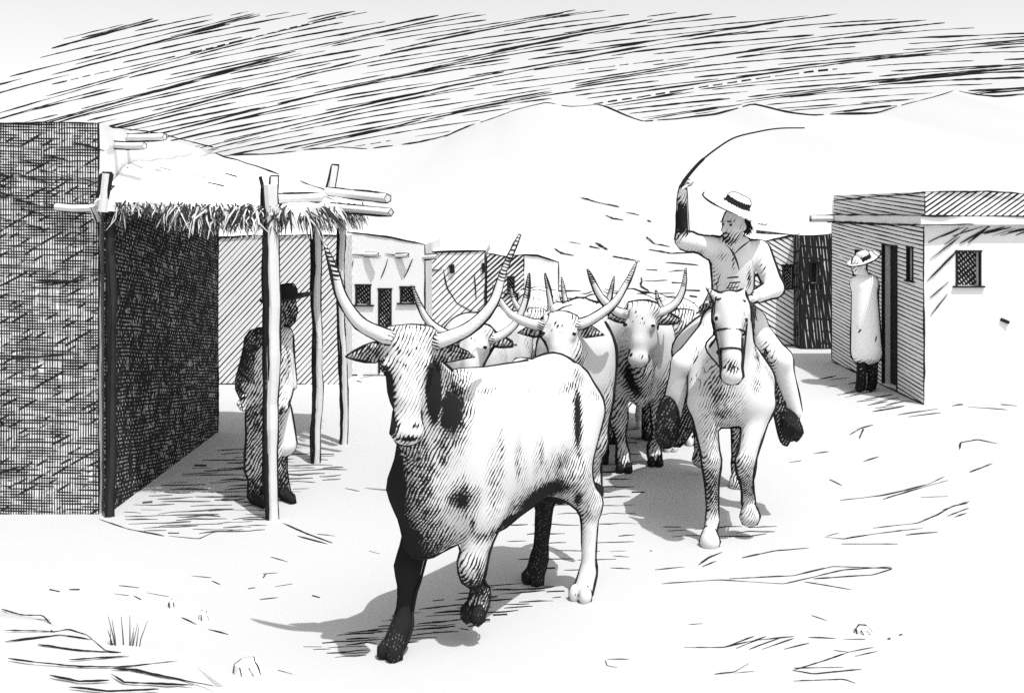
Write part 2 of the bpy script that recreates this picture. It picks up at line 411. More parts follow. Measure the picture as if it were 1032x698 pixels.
def house(name, label, x0, x1, y0, y1, top, mats, openings=(), logs=(), cat='house', group=None, lines='fltr', jit=.02, extra=None):
    loc = A((x0+x1)/2, (y0+y1)/2, 0); root = thing(name, label, cat, loc, group)
    v, f, mm, xs, tf, tb = block(x0, x1, y0, y1, top, jit)
    boxes = []; D = .16
    for (face, a0, a1, z0, z1, kind, pm) in openings:
        if face == 'front': boxes.append((A(a0, y0-.1, z0), A(a1, y0+D, z1)))
        elif face == 'left': boxes.append((A(x0-.1, a0, z0), A(x0+D, a1, z1)))
        else: boxes.append((A(x1-D, a0, z0), A(x1+.1, a1, z1)))
    if boxes: v, f, mm = cut(v, f, mm, boxes, mats)
    w = MB(); w.add(v, f); w.m = list(mm); k = len(mats); r = .00078*y0
    # scored edges of the wall
    fr = np.stack([xs, np.full_like(xs, y0-.002), tf], 1)
    w.ink(fr, r, k)
    if 'l' in lines: w.ink([(x0, y0, 0), (x0, y0, tf[0])], r, k)
    if 'r' in lines: w.ink([(x1, y0, 0), (x1, y0, tf[-1])], r, k)
    if 'R' in lines: w.ink([(x1, y0, tf[-1]), (x1, y1, tb[-1])], r, k); w.ink([(x1, y1, 0), (x1, y1, tb[-1])], r, k); w.ink([(x1, y0, .01), (x1, y1, .01)], r, k, dash=.6)
    if 'L' in lines: w.ink([(x0, y0, tf[0]), (x0, y1, tb[0])], r, k); w.ink([(x0, y1, 0), (x0, y1, tb[0])], r, k); w.ink([(x0, y0, .01), (x0, y1, .01)], r, k)
    if 'b' in lines: w.ink([(x0, y0-.01, .01), (x1, y0-.01, .01)], r, k, dash=.5)
    if extra: extra(w, k, r)
    w.build('wall', list(mats)+[INK], root, loc, uv=True)
    for (face, a0, a1, z0, z1, kind, pm) in openings:
        p = MB(); q = MB(); e = .006; t = .035
        def bx(M_, u0, u1, h0, h1, d0, d1, mat=0, jit=.0):
            if face == 'front': M_.box((u0, y0+d0, h0), (u1, y0+d1, h1), mat, jit)
            elif face == 'left': M_.box((x0+d0, u0, h0), (x0+d1, u1, h1), mat, jit)
            else: M_.box((x1-d1, u0, h0), (x1-d0, u1, h1), mat, jit)
        bx(p, a0+e, a1-e, z0+e, z1-e, .1, .15)
        part = p.build(kind, pm, root, loc, uv=True)
        for u in (a0, a1): bx(q, u-r, u+r, z0, z1, -.012, .03)
        bx(q, a0-r*2, a1+r*2, z1-r, z1+r, -.013, .03)
        if kind == 'window': bx(q, a0-r*5, a1+r*5, z0-r*2, z0, -.03, .03)
        else:
            pass
        q.build('frame', INK, part, loc)
    for (a, b, rad) in logs:
        q = MB(); a = np.asarray(a, float); b = np.asarray(b, float); pts = resample(np.array([a, b]), .15); pts[1:-1] += RNG.normal(0, .006, (max(len(pts)-2, 0), 3))
        q.tube(pts, rad, 0, 8); u = A(0, 0, rad)
        for sgn in (1, -1): q.ink(pts+sgn*u+A(0, -.004, 0), r*.9, 1)
        e = b; ax = nrm(b-a); s1 = nrm(np.cross(ax, [0, 0, 1])); an = np.linspace(0, 2*math.pi, 13)
        q.ink([e+rad*(math.cos(t)*s1+math.sin(t)*A(0, 0, 1)) for t in an], r*.8, 1)
        q.build('roof_beam', [WOOD, INK], root, loc, smooth=False)
    return root

H_SHADE_BRICK = hatch('shade_hatch_adobe', [(90, .0195, .62, .1, .03, .6), (1, .021, .6, .5, .025, .3), (-30, .04, .45, .75, .05, .25), (3, .23, .12, .2, .05, .5)])  # wall shading hatched into the colour, plus faint brick courses
H_DARK = hatch('porch_shade_adobe', [(90, .028, .72, .1, .04, .4), (9, .03, .7, .3, .05, .3), (58, .04, .7, .5, .05, .2), (-50, .06, .6, .6, .05, .2)])  # porch shade painted in as dense dark hatching
H_DIAG = hatch('shade_hatch_plaster', [(-47, .055, .36, .0, .012, 1.4)], base=.72)  # tone of shaded wall planes, drawn into the plaster as hatching
H_DIAG2 = hatch('shade_hatch_plaster_fine', [(-44, .072, .36, .0, .02, .9)], base=.72)
H_DENSE = hatch('shade_hatch_plaster_dense', [(-42, .058, .6, .05, .03, .7)], base=.72)
H_HORI = hatch('side_shade_plaster', [(-4, .052, .4, .1, .03, .8)], base=.76)  # shade of the house's side wall hatched into its colour
H_HSLANT = hatch('shade_hatch_slanted', [(32, .075, .4, .05, .02, .9)], base=.76)
H_VERT = hatch('dark_upright_boards', [(84, .05, .95, .0, .03, 1.5), (78, .083, .7, .3, .05, .6), (5, .2, .3, .5, .05, .5)])
H_WIN = hatch('dark_lattice', [(55, .035, .8, .1, .02, .3), (-40, .05, .6, .2, .02, .3)])
H_CAP = hatch('shade_hatch_parapet', [(-35, .05, .5, .1, .02, .7)], base=.76)

# big house at the left, its front shade-hatched all over, its right side dark under the porch
def parapet(w, k, r):
    w.ink([(-3.09, 7.62, 2.95), (-3.13, 9.0, 2.99), (-3.13, 10.4, 2.97)], r, k)
    for zz in (.35, .78, 1.24, 1.72): 
        for _ in range(3):
            a = RNG.uniform(-4.4, -3.4); w.ink([(a, 7.535, zz+RNG.uniform(-.1, .1)), (a+RNG.uniform(.2, .5), 7.535, zz+RNG.uniform(-.1, .1))], .006, k)
    for _ in range(26):
        a = RNG.uniform(-4.6, -3.3); z = RNG.uniform(2.2, 2.95); w.ink([(a, 7.535, z), (a+.25, 7.535, z-.07)], .006, k)
    for y, z in ((7.9, 2.66), (8.3, 2.6), (8.9, 2.63), (9.3, 2.57)): w.ink([(-3.088, y, z), (-3.088, y+.2, z-.02)], .006, k)
HA = house('adobe_house', 'tall dark adobe house with crosshatched front wall and white parapet beside the porch', -8, -3.14, 7.54, 10.4, 2.97,
      (H_SHADE_BRICK, LIME, LIME, LIME), [('right', 8.52, 8.78, .9, 1.75, 'window', H_WIN)],
      logs=[((-3.3, 7.9, 2.82), (-2.86, 7.72, 2.81), .028), ((-3.2, 8.1, 2.9), (-2.8, 8.0, 2.9), .03), ((-3.45, 7.51, 2.335), (-3.15, 7.47, 2.325), .03)], lines='r', jit=.012, extra=parapet)
# lower courses of the same wall, the porch shade put into their colour
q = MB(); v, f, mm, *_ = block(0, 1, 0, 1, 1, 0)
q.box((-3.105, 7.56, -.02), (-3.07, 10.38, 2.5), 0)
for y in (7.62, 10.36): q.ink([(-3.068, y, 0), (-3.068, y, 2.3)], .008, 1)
q.build('shaded_wall_facing', [H_DARK, INK], HA, HA.location, uv=True)

house('adobe_house', 'low adobe house with diagonally shade-hatched wall seen between the porch posts', -6.2, -2.24, 13.2, 17, 1.98, (H_DIAG, LIME, H_DIAG2, LIME), lines='rb', jit=.012)
y = 13.9; px = lambda p, Y: (p-CX)/F*Y; pz = lambda p, Y: EYE-(p-HY)/F*Y
def dviga(w, k, r):
    for a, b in ((356, 352), (391, 384), (416, 407)): w.ink([P(a, 261, y-.01), P((a+b)/2+1, 270, y-.01), P(b, 280, y-.01)], .011, k)
    for a in (361, 374, 396): w.ink([P(a-8, 256, y-.01), P(a+10, 258, y-.01)], .009, k)
house('adobe_house', 'white lime-washed adobe house with one door and two dark windows', px(349, y), px(428, y), y, 17, [(px(349, y), pz(236, y)), (px(390, y), pz(239, y)), (px(428, y), pz(246, y))],
      (LIME, LIME, H_DIAG2, LIME),
      [('front', px(359, y), px(373, y), pz(307, y), pz(287, y), 'window', H_WIN), ('front', px(382, y), px(394, y), .03, pz(291, y), 'door', H_WIN), ('front', px(404, y), px(417, y), pz(305, y), pz(289, y), 'window', H_WIN)],
      logs=[((px(354, y), y+.12, pz(257, y)), (px(382, y), y-.12, pz(256, y)), .03), ((px(384, y), y+.12, pz(259, y)), (px(412, y), y-.1, pz(257, y)), .03), ((px(418, y), y+.1, pz(259, y)), (px(441, y), y-.1, pz(258, y)), .035)],
      lines='rb', extra=dviga)
y = 15.2
def spots(w, k, r):
    w.ink([P(478, 278, y-.01), P(480, 302, y-.01)], .012, k)
    for p in ((455, 270), (487, 269)): w.ink([P(p[0], p[1]-4, y-.01), P(p[0]+1, p[1]+5, y-.01)], .03, k)
    w.ink([P(447, 272, y-.01), P(450, 290, y-.01), P(460, 306, y-.01), P(478, 315, y-.01)], .011, k)
    w.ink([P(430, 273, y-.01), P(446, 271, y-.01)], .01, k)
house('adobe_house', 'shade-hatched adobe house with two peephole windows behind the lead cow', px(429, y), px(489, y), y, 18.5, pz(253, y), (H_DIAG2, LIME, H_DENSE, LIME),
      lines='rb', extra=spots)
y = 15.6
house('adobe_house', 'narrow densely shade-hatched adobe house behind the right horn of the lead cow', px(491, y), px(528, y), y, 19, pz(256, y), (H_DENSE, LIME, H_DENSE, LIME),
      [('front', px(512, y), px(518, y), pz(295, y), pz(279, y), 'window', H_WIN)], lines='rb')
y = 25.
house('low_wall', 'low white adobe wall with rounded end beyond the herd', px(520, y), px(563, y), y, y+4, [(px(520, y), pz(257, y)), (px(557, y), pz(257.5, y)), (px(563, y), pz(264, y))], (LIME, LIME, LIME, LIME), cat='wall', lines='r', jit=.006)
# right side
y = 17.
house('adobe_house', 'lightly shade-hatched adobe house with small lattice window behind the rider', px(752, y), px(806, y), y, 20, [(px(752, y), pz(246, y)), (px(806, y), pz(237, y))], (H_HSLANT, H_HSLANT, LIME, LIME),
      [('front', px(789, y), px(799, y), pz(290, y), pz(267, y), 'window', H_WIN)], lines='lb')
y = 16.6
house('board_shed', 'narrow shed of dark upright boards between two adobe houses', px(806.5, y), px(838, y), y, 19.6, pz(236, y), (H_VERT, H_VERT, H_VERT, LIME),
      [('front', px(817, y), px(825, y), pz(285, y), pz(264, y), 'window', DARK)], cat='shed', lines='lrb')
x0 = 4.90; yb = 15.2
def gledge(w, k, r):
    w.ink([(x0-.005, 11.85, 2.16), (x0-.005, yb, 2.17)], .009, k); w.ink([(x0-.005, 12.1, 2.13), (x0-.005, yb-.2, 2.13)], .01, k)
    for p in ((1013, 323),): w.ink([P(p[0]-4, p[1]-2, 11.78), P(p[0]+4, p[1]+2, 11.78)], .045, k)
    for i in range(13):   # a few ink strokes below the cornice and down the corner
        a = 936+i*8; w.ink([P(a, 226+RNG.uniform(14, 24)-i*.8, 11.788), P(a+20+RNG.uniform(0, 12), 226+RNG.uniform(2, 4), 11.788)], .0085, k)
    for a, b in (((934, 283), (965, 252)), ((936, 262), (968, 238)), ((937, 300), (956, 284)), ((938, 318), (955, 296))): w.ink([P(*a, 11.788), P(*b, 11.788)], .0085, k)
GH = house('adobe_house', 'white adobe house at the right with shade-hatched side, door and lattice window', x0, 9.5, 11.8, yb, 2.14, (LIME, H_HORI, LIME, LIME),
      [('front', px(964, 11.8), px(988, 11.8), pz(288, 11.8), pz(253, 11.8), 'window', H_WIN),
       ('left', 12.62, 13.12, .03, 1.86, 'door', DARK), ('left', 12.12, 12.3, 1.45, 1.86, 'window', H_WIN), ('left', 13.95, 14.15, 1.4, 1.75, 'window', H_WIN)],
      logs=[((x0+.2, 14.9, 2.2), (x0-.42, 14.9, 2.19), .045)], lines='lL', jit=.004, extra=gledge)
q = MB(); v, f, mm, xs, tf, tb = block(x0+.02, 9.5, 11.82, yb-.02, [(x0, 2.53), (9.5, 2.56)], .012); 
v = [(a, b, c if c > 1 else 2.245) for a, b, c in v]
q.add(v, f); q.m = list(mm)
q.ink(np.stack([xs, np.full_like(xs, 11.81), tf], 1), .0095, 4); q.ink([(x0+.015, 11.81, 2.24), (x0+.015, 11.81, tf[0])], .0095, 4)
q.ink([(x0+.015, 11.82, tf[0]), (x0+.015, yb, tb[0]-.08)], .0095, 4); q.ink([(x0+.015, yb, 2.2), (x0+.015, yb, tb[0]-.08)], .0095, 4)
q.build('parapet', [H_CAP, H_HORI, LIME, LIME, INK], GH, GH.location, uv=True)
q = MB(); q.box((x0-.07, 11.72, 2.142), (9.5, 15.25, 2.243), 0)
for z in (2.145, 2.245): q.ink([(x0-.07, 11.715, z), (9.5, 11.715, z)], .01, 1); q.ink([(x0-.075, 11.715, z), (x0-.075, 15.25, z)], .01, 1)
q.build('cornice', [LIME, INK], GH, GH.location)
# ---------------------------------------------------------------- the porch
pl = A(-2.4, 8.8, 0)
PORCH = thing('brush_porch', 'brush-roofed porch on crooked bark-stripped posts against the dark house', 'porch', pl)
q = MB(); nxp, nyp = 15, 22
us = np.linspace(0, 1, nxp); vs = np.linspace(0, 1, nyp)
def roofz(u, v):   # u from wall to eave, v from near to far
    return 2.33+.30*(1-u)*min(1, v*4+.15)+.28*v*(1-u)*.6+.10*v*(1-.5*u)
top = []; bot = []
for b in vs:
    for a in us:
        x = -3.12+a*(1.56); yy = 7.42+b*3.0; z = roofz(a, b)+RNG.normal(0, .008)
        x += .05*math.sin(b*17) if a == 1 else 0; yy += -.05*math.sin(a*23) if b == 0 else 0
        top.append((x, yy, z)); bot.append((x, yy, z-.075))
M_ = nxp*nyp; fs = []
for j in range(nyp-1):
    for i in range(nxp-1):
        a = j*nxp+i; fs += [(a, a+1, a+nxp+1, a+nxp), (M_+a+nxp, M_+a+nxp+1, M_+a+1, M_+a)]
rim = [i for i in range(nxp)]+[j*nxp+nxp-1 for j in range(1, nyp)]+[(nyp-1)*nxp+i for i in range(nxp-2, -1, -1)]+[j*nxp for j in range(nyp-2, 0, -1)]
fs += [(rim[i], M_+rim[i], M_+rim[(i+1) % len(rim)], rim[(i+1) % len(rim)]) for i in range(len(rim))]
q.add(top+bot, fs)
far = [(p[0], p[1]+.01, p[2]+.01) for p in top[-nxp:]]; q.ink(far[:7], .007, 1); q.ink(far[8:13], .008, 1)
for a, b, L in ((.12, .25, .15), (.3, .3, .1), (.45, .2, .12), (.6, .35, .15), (.75, .5, .2), (.55, .6, .18), (.8, .15, .12), (.35, .55, .1)):
    x = -3.08+a*1.42; yy = 7.42+b*2.75; q.ink([(x, yy, roofz(a, b)+.012), (x+L, yy+.02, roofz(a+L/1.42, b)+.012)], .006, 1)
q.build('roof', [LIME, INK], PORCH, pl, smooth=False)
# straw hanging off the near and the right edges
q = MB()
def wisp(p, d, L, r, mat):
    p = np.asarray(p, float); d = nrm(d); m = p+d*L*.55+RNG.normal(0, .012, 3); q.tube([p, m, p+d*L+A(0, 0, -L*.15)], [r, r*.8, r*.25], mat, 4)
def edge(a): return (-3.08+a*1.42, 7.40, roofz(a, 0)-.03)
for k in range(420):
    a = RNG.random(); p = A(*edge(a))+RNG.normal(0, .015, 3); lobe = .10+.10*max(0, math.sin(a*19))
    if a < .1: lobe = .05
    wisp(p+A(0, 0, .02), (RNG.normal(0, .6), -.15, -1), RNG.uniform(.4, 1.1)*lobe, .0055, 0 if RNG.random() < .62 else 1)
for k in range(260):
    a = RNG.uniform(.5, 1.); p = A(*edge(a))+RNG.normal(0, .015, 3); wisp(p, (RNG.normal(0, .5), -.2, -1), RNG.uniform(.08, .19), .008, 0 if RNG.random() < .7 else 1)
for k in range(260):
    b = RNG.random(); p = A(-1.56, 7.42+b*2.75, roofz(1, b)-.03)+RNG.normal(0, .02, 3); wisp(p, (RNG.uniform(-.2, .9), RNG.normal(0, .5), -.8), RNG.uniform(.07, .22), .0065, 0 if RNG.random() < .75 else 1)
q.build('straw_fringe', [STRAW_AND_SHADE, LIME], PORCH, pl)
def post(base, topp, r0, r1, twig=(), dark=False):
    q = MB(); base = np.asarray(base, float); topp = np.asarray(topp, float)
    pts = resample(np.array([base-A(0, 0, .05), topp]), .18); n = len(pts); w = np.cumsum(RNG.normal(0, .006, (n, 3)), 0); w[:, 2] = 0; w -= np.linspace(0, 1, n)[:, None]*w[-1]
    pts = pts+w; rr = np.linspace(r0, r1, n)*(1+RNG.normal(0, .06, n)); q.tube(pts, rr, 0, 9)
    q.ink(pts+A(1, -.2, 0)*rr[:, None], .007, 1, .5)
    for ox, oy, w in ((-.98, -.15, .011), (-.86, -.5, .011), (-.62, -.78, .009)): q.ink(pts+A(ox, oy, 0)*rr[:, None]*1.02, w*r0/.045, 1, .7)  # ink lines that put the post's shaded side into its colour
    for k in range(int(22*r0/.05)):       # bark-like strokes painting the post's shaded side dark
        i = int((n-4)*(1-RNG.random()**1.3)); an_ = RNG.uniform(.15, 1.35); q.ink(pts[i:i+4]+A(-math.cos(an_), -math.sin(an_), 0)*rr[i:i+4, None]*1.02, .0085, 1, .8)
    for a, b, r in twig: q.ink([a, b], r, 1)
    q.build('post', [DARK if dark else WOOD, INK], PORCH, pl)
b = G(274.5, 523); post(b, P(272, 186, b[1]), .047, .06, [(P(268, 205, b[1]), P(262, 178, b[1]), .012), (P(271, 230, b[1]), P(283, 205, b[1]), .01)])
b = G(318, 466); post(b, P(318, 208, b[1]), .043, .045)
b = G(346.5, 447); post(b, P(344, 203, b[1]), .036, .04)
b = G(110, 520); post(b, P(112, 225, b[1]), .03, .03, dark=True)
for a, e, r in ((P(100, 226, 7.6), P(92, 206, 7.35), .025), (P(270, 201, 7.5), P(322, 199, 8.6), .04), (P(330, 193, 9.6), P(391, 200, 8.9), .042), (P(300, 205, 9.3), P(394, 214, 8.7), .036), (P(285, 212, 7.8), P(345, 211, 10.2), .05)):
    q = MB(); pts = resample(np.array([a, e]), .15); q.tube(pts, r, 0, 8)
    for s_ in (1, -1): q.ink(pts+A(0, -.01, s_*r), .0075, 1)
    an = np.linspace(0, 6.283, 10); ax = nrm(e-a); s1 = nrm(np.cross(ax, [0, 0, 1])); q.ink([e+r*(math.cos(t)*s1+math.sin(t)*A(0, 0, 1)) for t in an], .007, 1)
    q.build('pole', [WOOD, INK], PORCH, pl)
for (a, e, Y) in (((104, 200), (108, 175), 7.38), ((276, 193), (277, 178), 8.2), ((333, 191), (338, 167), 9.7)):
    q = MB(); q.tube([P(*a, Y)-A(0, 0, .1), P(*e, Y)], .036, 0, 8)
    for s_ in (-1, 1): q.ink([P(*a, Y)+A(s_*.036, -.01, 0), P(*e, Y)+A(s_*.036, -.01, 0)], .012, 1)
    q.ink([P(*e, Y)+A(-.036, 0, 0), P(*e, Y)+A(.036, 0, 0)], .01, 1)
    q.build('peg', [WOOD, INK], PORCH, pl)

# ---------------------------------------------------------------- marks on the ground
def inpoly(p, poly):
    x, y = p; c = False
    for i in range(len(poly)):
        (a, b), (d, e) = poly[i], poly[i-1]
        if (b > y) != (e > y) and x < (d-a)*(y-b)/(e-b)+a: c = not c
    return c
mb = MB()
def gl(ln, w=.75, dash=0.): 
    pts = np.array([G(*p) for p in ln]); r = w*.001*np.mean(pts[:, 1]); mb.ink(pts+A(0, 0, r*.25), r*.92, 0, .5, dash=dash, flat=True)
def field(poly, sp, len_, slope=0., w=.7, p=.8, jit=2.):
    ys_ = [q_[1] for q_ in poly]; xs_ = [q_[0] for q_ in poly]; yy = min(ys_)
    while yy < max(ys_):
        xx = min(xs_)-RNG.uniform(0, 40)
        while xx < max(xs_):
            L = RNG.uniform(.6, 1.4)*len_
            if RNG.random() < p:
                pts = [(xx+t*L, yy+slope*t*L+RNG.normal(0, .5)) for t in (0, .33, .66, 1)]
                y0_ = RNG.normal(0, jit*.3); pts = [(a, b+y0_) for a, b in pts if inpoly((a, b), poly)]
                if len(pts) > 1: gl(pts, w*RNG.uniform(.7, 1.2))
            xx += L+RNG.uniform(.1, .6)*len_
        yy += sp*RNG.uniform(.7, 1.3)
for ln in ([(847, 504), (890, 499), (915, 493), (935, 488), (952, 480)], [(890, 503), (920, 494), (955, 484)], [(928, 501), (955, 500)], [(880, 532), (925, 527), (945, 519), (960, 510), (975, 507)],
           [(950, 514), (977, 505)], [(955, 520), (976, 512)], [(962, 521), (974, 517)], [(831, 541), (850, 543), (880, 538), (930, 532)], [(833, 540), (845, 537)], [(913, 539), (945, 536)], [(848, 548), (905, 548)], [(782, 555), (815, 552)],
           [(977, 476), (1000, 467)], [(967, 453), (968, 446), (985, 443), (1005, 447)], [(836, 483), (848, 489)], [(870, 465), (886, 460)], [(856, 438), (866, 432), (880, 428)], [(866, 442), (870, 432)],
           [(948, 399), (968, 399)], [(956, 392), (965, 392)], [(960, 409), (985, 406), (1025, 409)], [(975, 410), (1015, 413)], [(795, 466), (808, 464)], [(820, 457), (835, 455)], [(905, 418), (945, 412)], [(915, 420), (948, 416)],
           [(667, 588), (725, 584), (790, 588), (850, 574), (898, 571)], [(735, 583), (800, 580), (840, 571), (900, 573), (880, 579), (820, 583)], [(810, 586), (858, 594)], [(748, 562), (780, 555), (813, 552)],
           [(694, 629), (708, 628)], [(818, 620), (833, 625)], [(690, 652), (730, 652), (760, 645), (800, 641)], [(730, 652), (760, 641)], [(742, 653), (772, 641)], [(755, 654), (788, 642)], [(768, 654), (800, 643)], [(790, 654), (815, 648)],
           [(815, 642), (842, 643)], [(850, 644), (872, 644)], [(840, 655), (855, 657), (880, 652)], [(862, 661), (884, 656)], [(800, 675), (835, 664), (855, 657)], [(798, 675), (820, 679), (868, 674)], [(800, 673), (850, 672)], [(800, 686), (850, 684), (862, 688)],
           [(720, 679), (740, 677), (755, 668)], [(740, 678), (760, 676)], [(610, 665), (612, 671), (622, 672)], [(612, 664), (634, 664)], [(704, 569), (714, 562), (728, 556)], [(708, 571), (722, 565)], [(895, 644), (897, 643)], [(906, 640), (909, 639)],
           [(193, 580), (213, 582)], [(213, 585), (222, 589)], [(273, 561), (290, 566)], [(265, 578), (280, 577)], [(265, 582), (268, 578)], [(277, 591), (295, 588)], [(250, 593), (257, 592)], [(262, 604), (280, 602)], [(210, 634), (230, 639)], [(183, 622), (198, 629)],
           [(148, 597), (170, 601)], [(50, 594), (60, 596)], [(70, 594), (80, 594)], [(280, 675), (295, 679)], [(315, 600), (322, 602)], [(285, 527), (310, 538), (335, 547)], [(320, 538), (338, 540)], [(372, 555), (383, 558)],
           [(655, 555), (657, 555)], [(615, 572), (635, 573)], [(348, 492), (362, 495)], [(300, 540), (330, 548)], [(618, 560), (634, 561)], [(660, 574), (690, 571)], [(120, 590), (140, 592)], [(115, 598), (130, 600)], [(135, 600), (142, 604)],
           [(363, 381), (384, 377)], [(360, 384), (364, 385)], [(100, 523), (130, 533), (165, 540)], [(170, 540), (200, 543), (215, 536), (245, 533)]): gl(ln)
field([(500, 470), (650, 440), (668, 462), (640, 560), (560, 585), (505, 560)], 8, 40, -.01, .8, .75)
field([(595, 425), (670, 425), (665, 470), (600, 470)], 8, 34, -.05, .75, .85)
field([(660, 528), (790, 528), (775, 545), (662, 545)], 4, 40, -.05, .8, .8)
field([(550, 305), (610, 300), (700, 300), (705, 345), (560, 345)], 6, 30, -.04, .7, .7)
field([(300, 652), (335, 640), (480, 590), (560, 585), (575, 600), (440, 645), (340, 668)], 2.9, 40, -.06, .95, .9)  # dense strokes drawn in as the lead cow's cast shadow
field([(820, 378), (840, 372), (930, 408), (905, 414), (880, 422), (862, 410), (838, 405)], 3.6, 44, -.16, .8, .95)  # strokes drawn in as the right house's shadow at its foot
for a in range(14): gl([(RNG.uniform(640, 1010), RNG.uniform(430, 690))]*1+[(0, 0)] if False else [(lambda x, y: (x, y))(900+a, 600), (901+a, 600)], .3) if False else None
tag(mb.build('ground_and_shade_strokes', INK), kind='stuff')
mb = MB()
field([(112, 522), (220, 452), (246, 449), (285, 458), (345, 452), (352, 478), (330, 488), (290, 500), (270, 536), (205, 540), (130, 534)], 3.0, 46, -.03, 1.0, .97)  # dense dark strokes standing in for shade on the porch floor
tag(mb.build('porch_shade_strokes', STRAW_AND_SHADE), kind='stuff')

# low bank of earth at the lower left, its ledges drawn along it
q = MB(); bn = 26
def bank(px_, py_): 
    g = G(px_, py_); return g
rows = [[(-80, 612), (0, 616), (45, 624), (52, 634), (92, 642), (112, 656), (150, 659), (190, 666), (225, 691)],
        [(-80, 630), (0, 632), (40, 636), (60, 644), (92, 650), (115, 660), (150, 664), (185, 671), (218, 692)],
        [(-80, 665), (0, 664), (40, 666), (70, 670), (100, 672), (125, 675), (150, 678), (180, 684), (215, 695)],
        [(-80, 720), (0, 718), (40, 716), (70, 714), (100, 712), (125, 710), (150, 707), (180, 704), (216, 700)]]
hz = [0, .06, .05, -.01]
pts = [[G(*p)+A(0, 0, h if 0 < i < len(r)-1 or h < .01 else 0) for i, p in enumerate(r)] for r, h in zip(rows, hz)]
q.add([p for r in pts for p in r], [(j*9+i, (j+1)*9+i, (j+1)*9+i+1, j*9+i+1) for j in range(3) for i in range(8)])
for o_, r in (([(2, 614), (22, 620), (42, 620), (51, 628), (51, 637), (68, 634), (88, 640), (106, 656), (122, 658)], .005), ([(12, 624), (50, 625)], .005), ([(5, 636), (54, 637)], .005), ([(5, 647), (45, 642), (60, 640), (92, 645)], .005), ([(38, 650), (80, 656), (120, 658)], .004),
              ([(8, 664), (30, 667), (70, 671), (120, 672), (180, 667)], .005), ([(70, 665), (130, 662)], .004), ([(50, 681), (80, 687), (110, 686)], .005), ([(70, 693), (110, 697), (160, 695)], .005), ([(112, 674), (135, 675), (172, 683), (215, 692)], .006), ([(112, 680), (125, 688), (195, 691)], .005), ([(130, 675), (175, 684)], .005)):
    g = []
    for p in o_:
        d = np.array(G(*p)); best = None
        for k in range(40):           # seat the stroke on the bank's own surface
            zz = k*.0016; Yq = (EYE-zz)*F/(p[1]-HY); w_ = P(p[0], p[1], Yq)
            g0 = np.interp(p[1]-0, [612, 634, 666, 714], [0, .06, .05, 0])
            if zz <= g0: best = w_
        g.append(best if best is not None else d)
    q.ink(np.array(g)+A(0, 0, .006), r*.75, 1)
o = q.build('earth_bank', [DUST, INK]); o['kind'] = 'structure'

def stone(label, px_, py_, w, h, shape, marks):
    b = G(px_, py_); Y = b[1]; s = Y/F; q = MB(); n = 9
    W_, H_ = w*s/2, h*s/ .9
    ring = lambda k, z, jit=.12: [(W_*k*math.cos(t)*(1+RNG.uniform(-jit, jit)), W_*k*.7*math.sin(t)*(1+RNG.uniform(-jit, jit)), z) for t in np.linspace(0, 6.283, n, endpoint=False)]
    v = ring(1, -.01)+ring(.82, H_*.55)+ring(.4, H_*.92)+[(W_*shape, 0, H_)]
    f = [(i+j*n, (i+1) % n+j*n, (i+1) % n+(j+1)*n, i+(j+1)*n) for j in (0, 1) for i in range(n)]+[(2*n+i, 2*n+(i+1) % n, 3*n) for i in range(n)]
    v = [np.array(p)+b for p in v]; q.add(v, f)
    r = .75*s
    q.ink([v[i] for i in (5, 5+n, 4+2*n)]+[v[3*n]]+[v[i] for i in (8+2*n, 8+n, 8)], r, 1); q.ink([v[i] for i in (5, 6, 7, 8)], r, 1)
    for k in range(marks):
        u_ = (k+.5)/marks; i = 5+int(u_*3); a = np.array(v[i+n]); c = np.array(v[i]); e_ = np.array(v[i+1]); q.ink([a*.9+np.array(v[i+2*n])*.1+(0, -.005, 0), (c+e_)/2*.8+a*.2+(0, -.009, .004)], r*.6, 1)
    o = q.build('stone', [LIME, INK], None, b); tag(o, label, 'stone', 'loose stones on the dusty street')
stone('pointed pale stone lying left of the lead cow\'s shadow', 251, 676, 34, 13, .3, 4)
stone('small flat stone near the tip of the rut at the lower right', 870, 636, 22, 6, 0, 4)
stone('small rounded pebble above the pointed stone at the lower left', 206, 623, 12, 8, .2, 1)
stone('tiny square pebble beside the scratch left of the rounded pebble', 173, 611, 7, 7, .2, 1)
g = G(128, 661); q = MB()
for k in range(11):
    a = RNG.uniform(-.07, .07); L = RNG.uniform(.1, .24); q.tube([g+A(a, RNG.uniform(-.02, .02), 0), g+A(a*1.3, 0, L*.5), g+A(a*1.7+RNG.normal(0, .01), 0, L)], [.0035, .003, .001], 0, 4)
tag(q.build('grass_tuft', STRAW_AND_SHADE, None, g), 'thin tuft of dry grass stalks standing on the earth bank', 'grass')
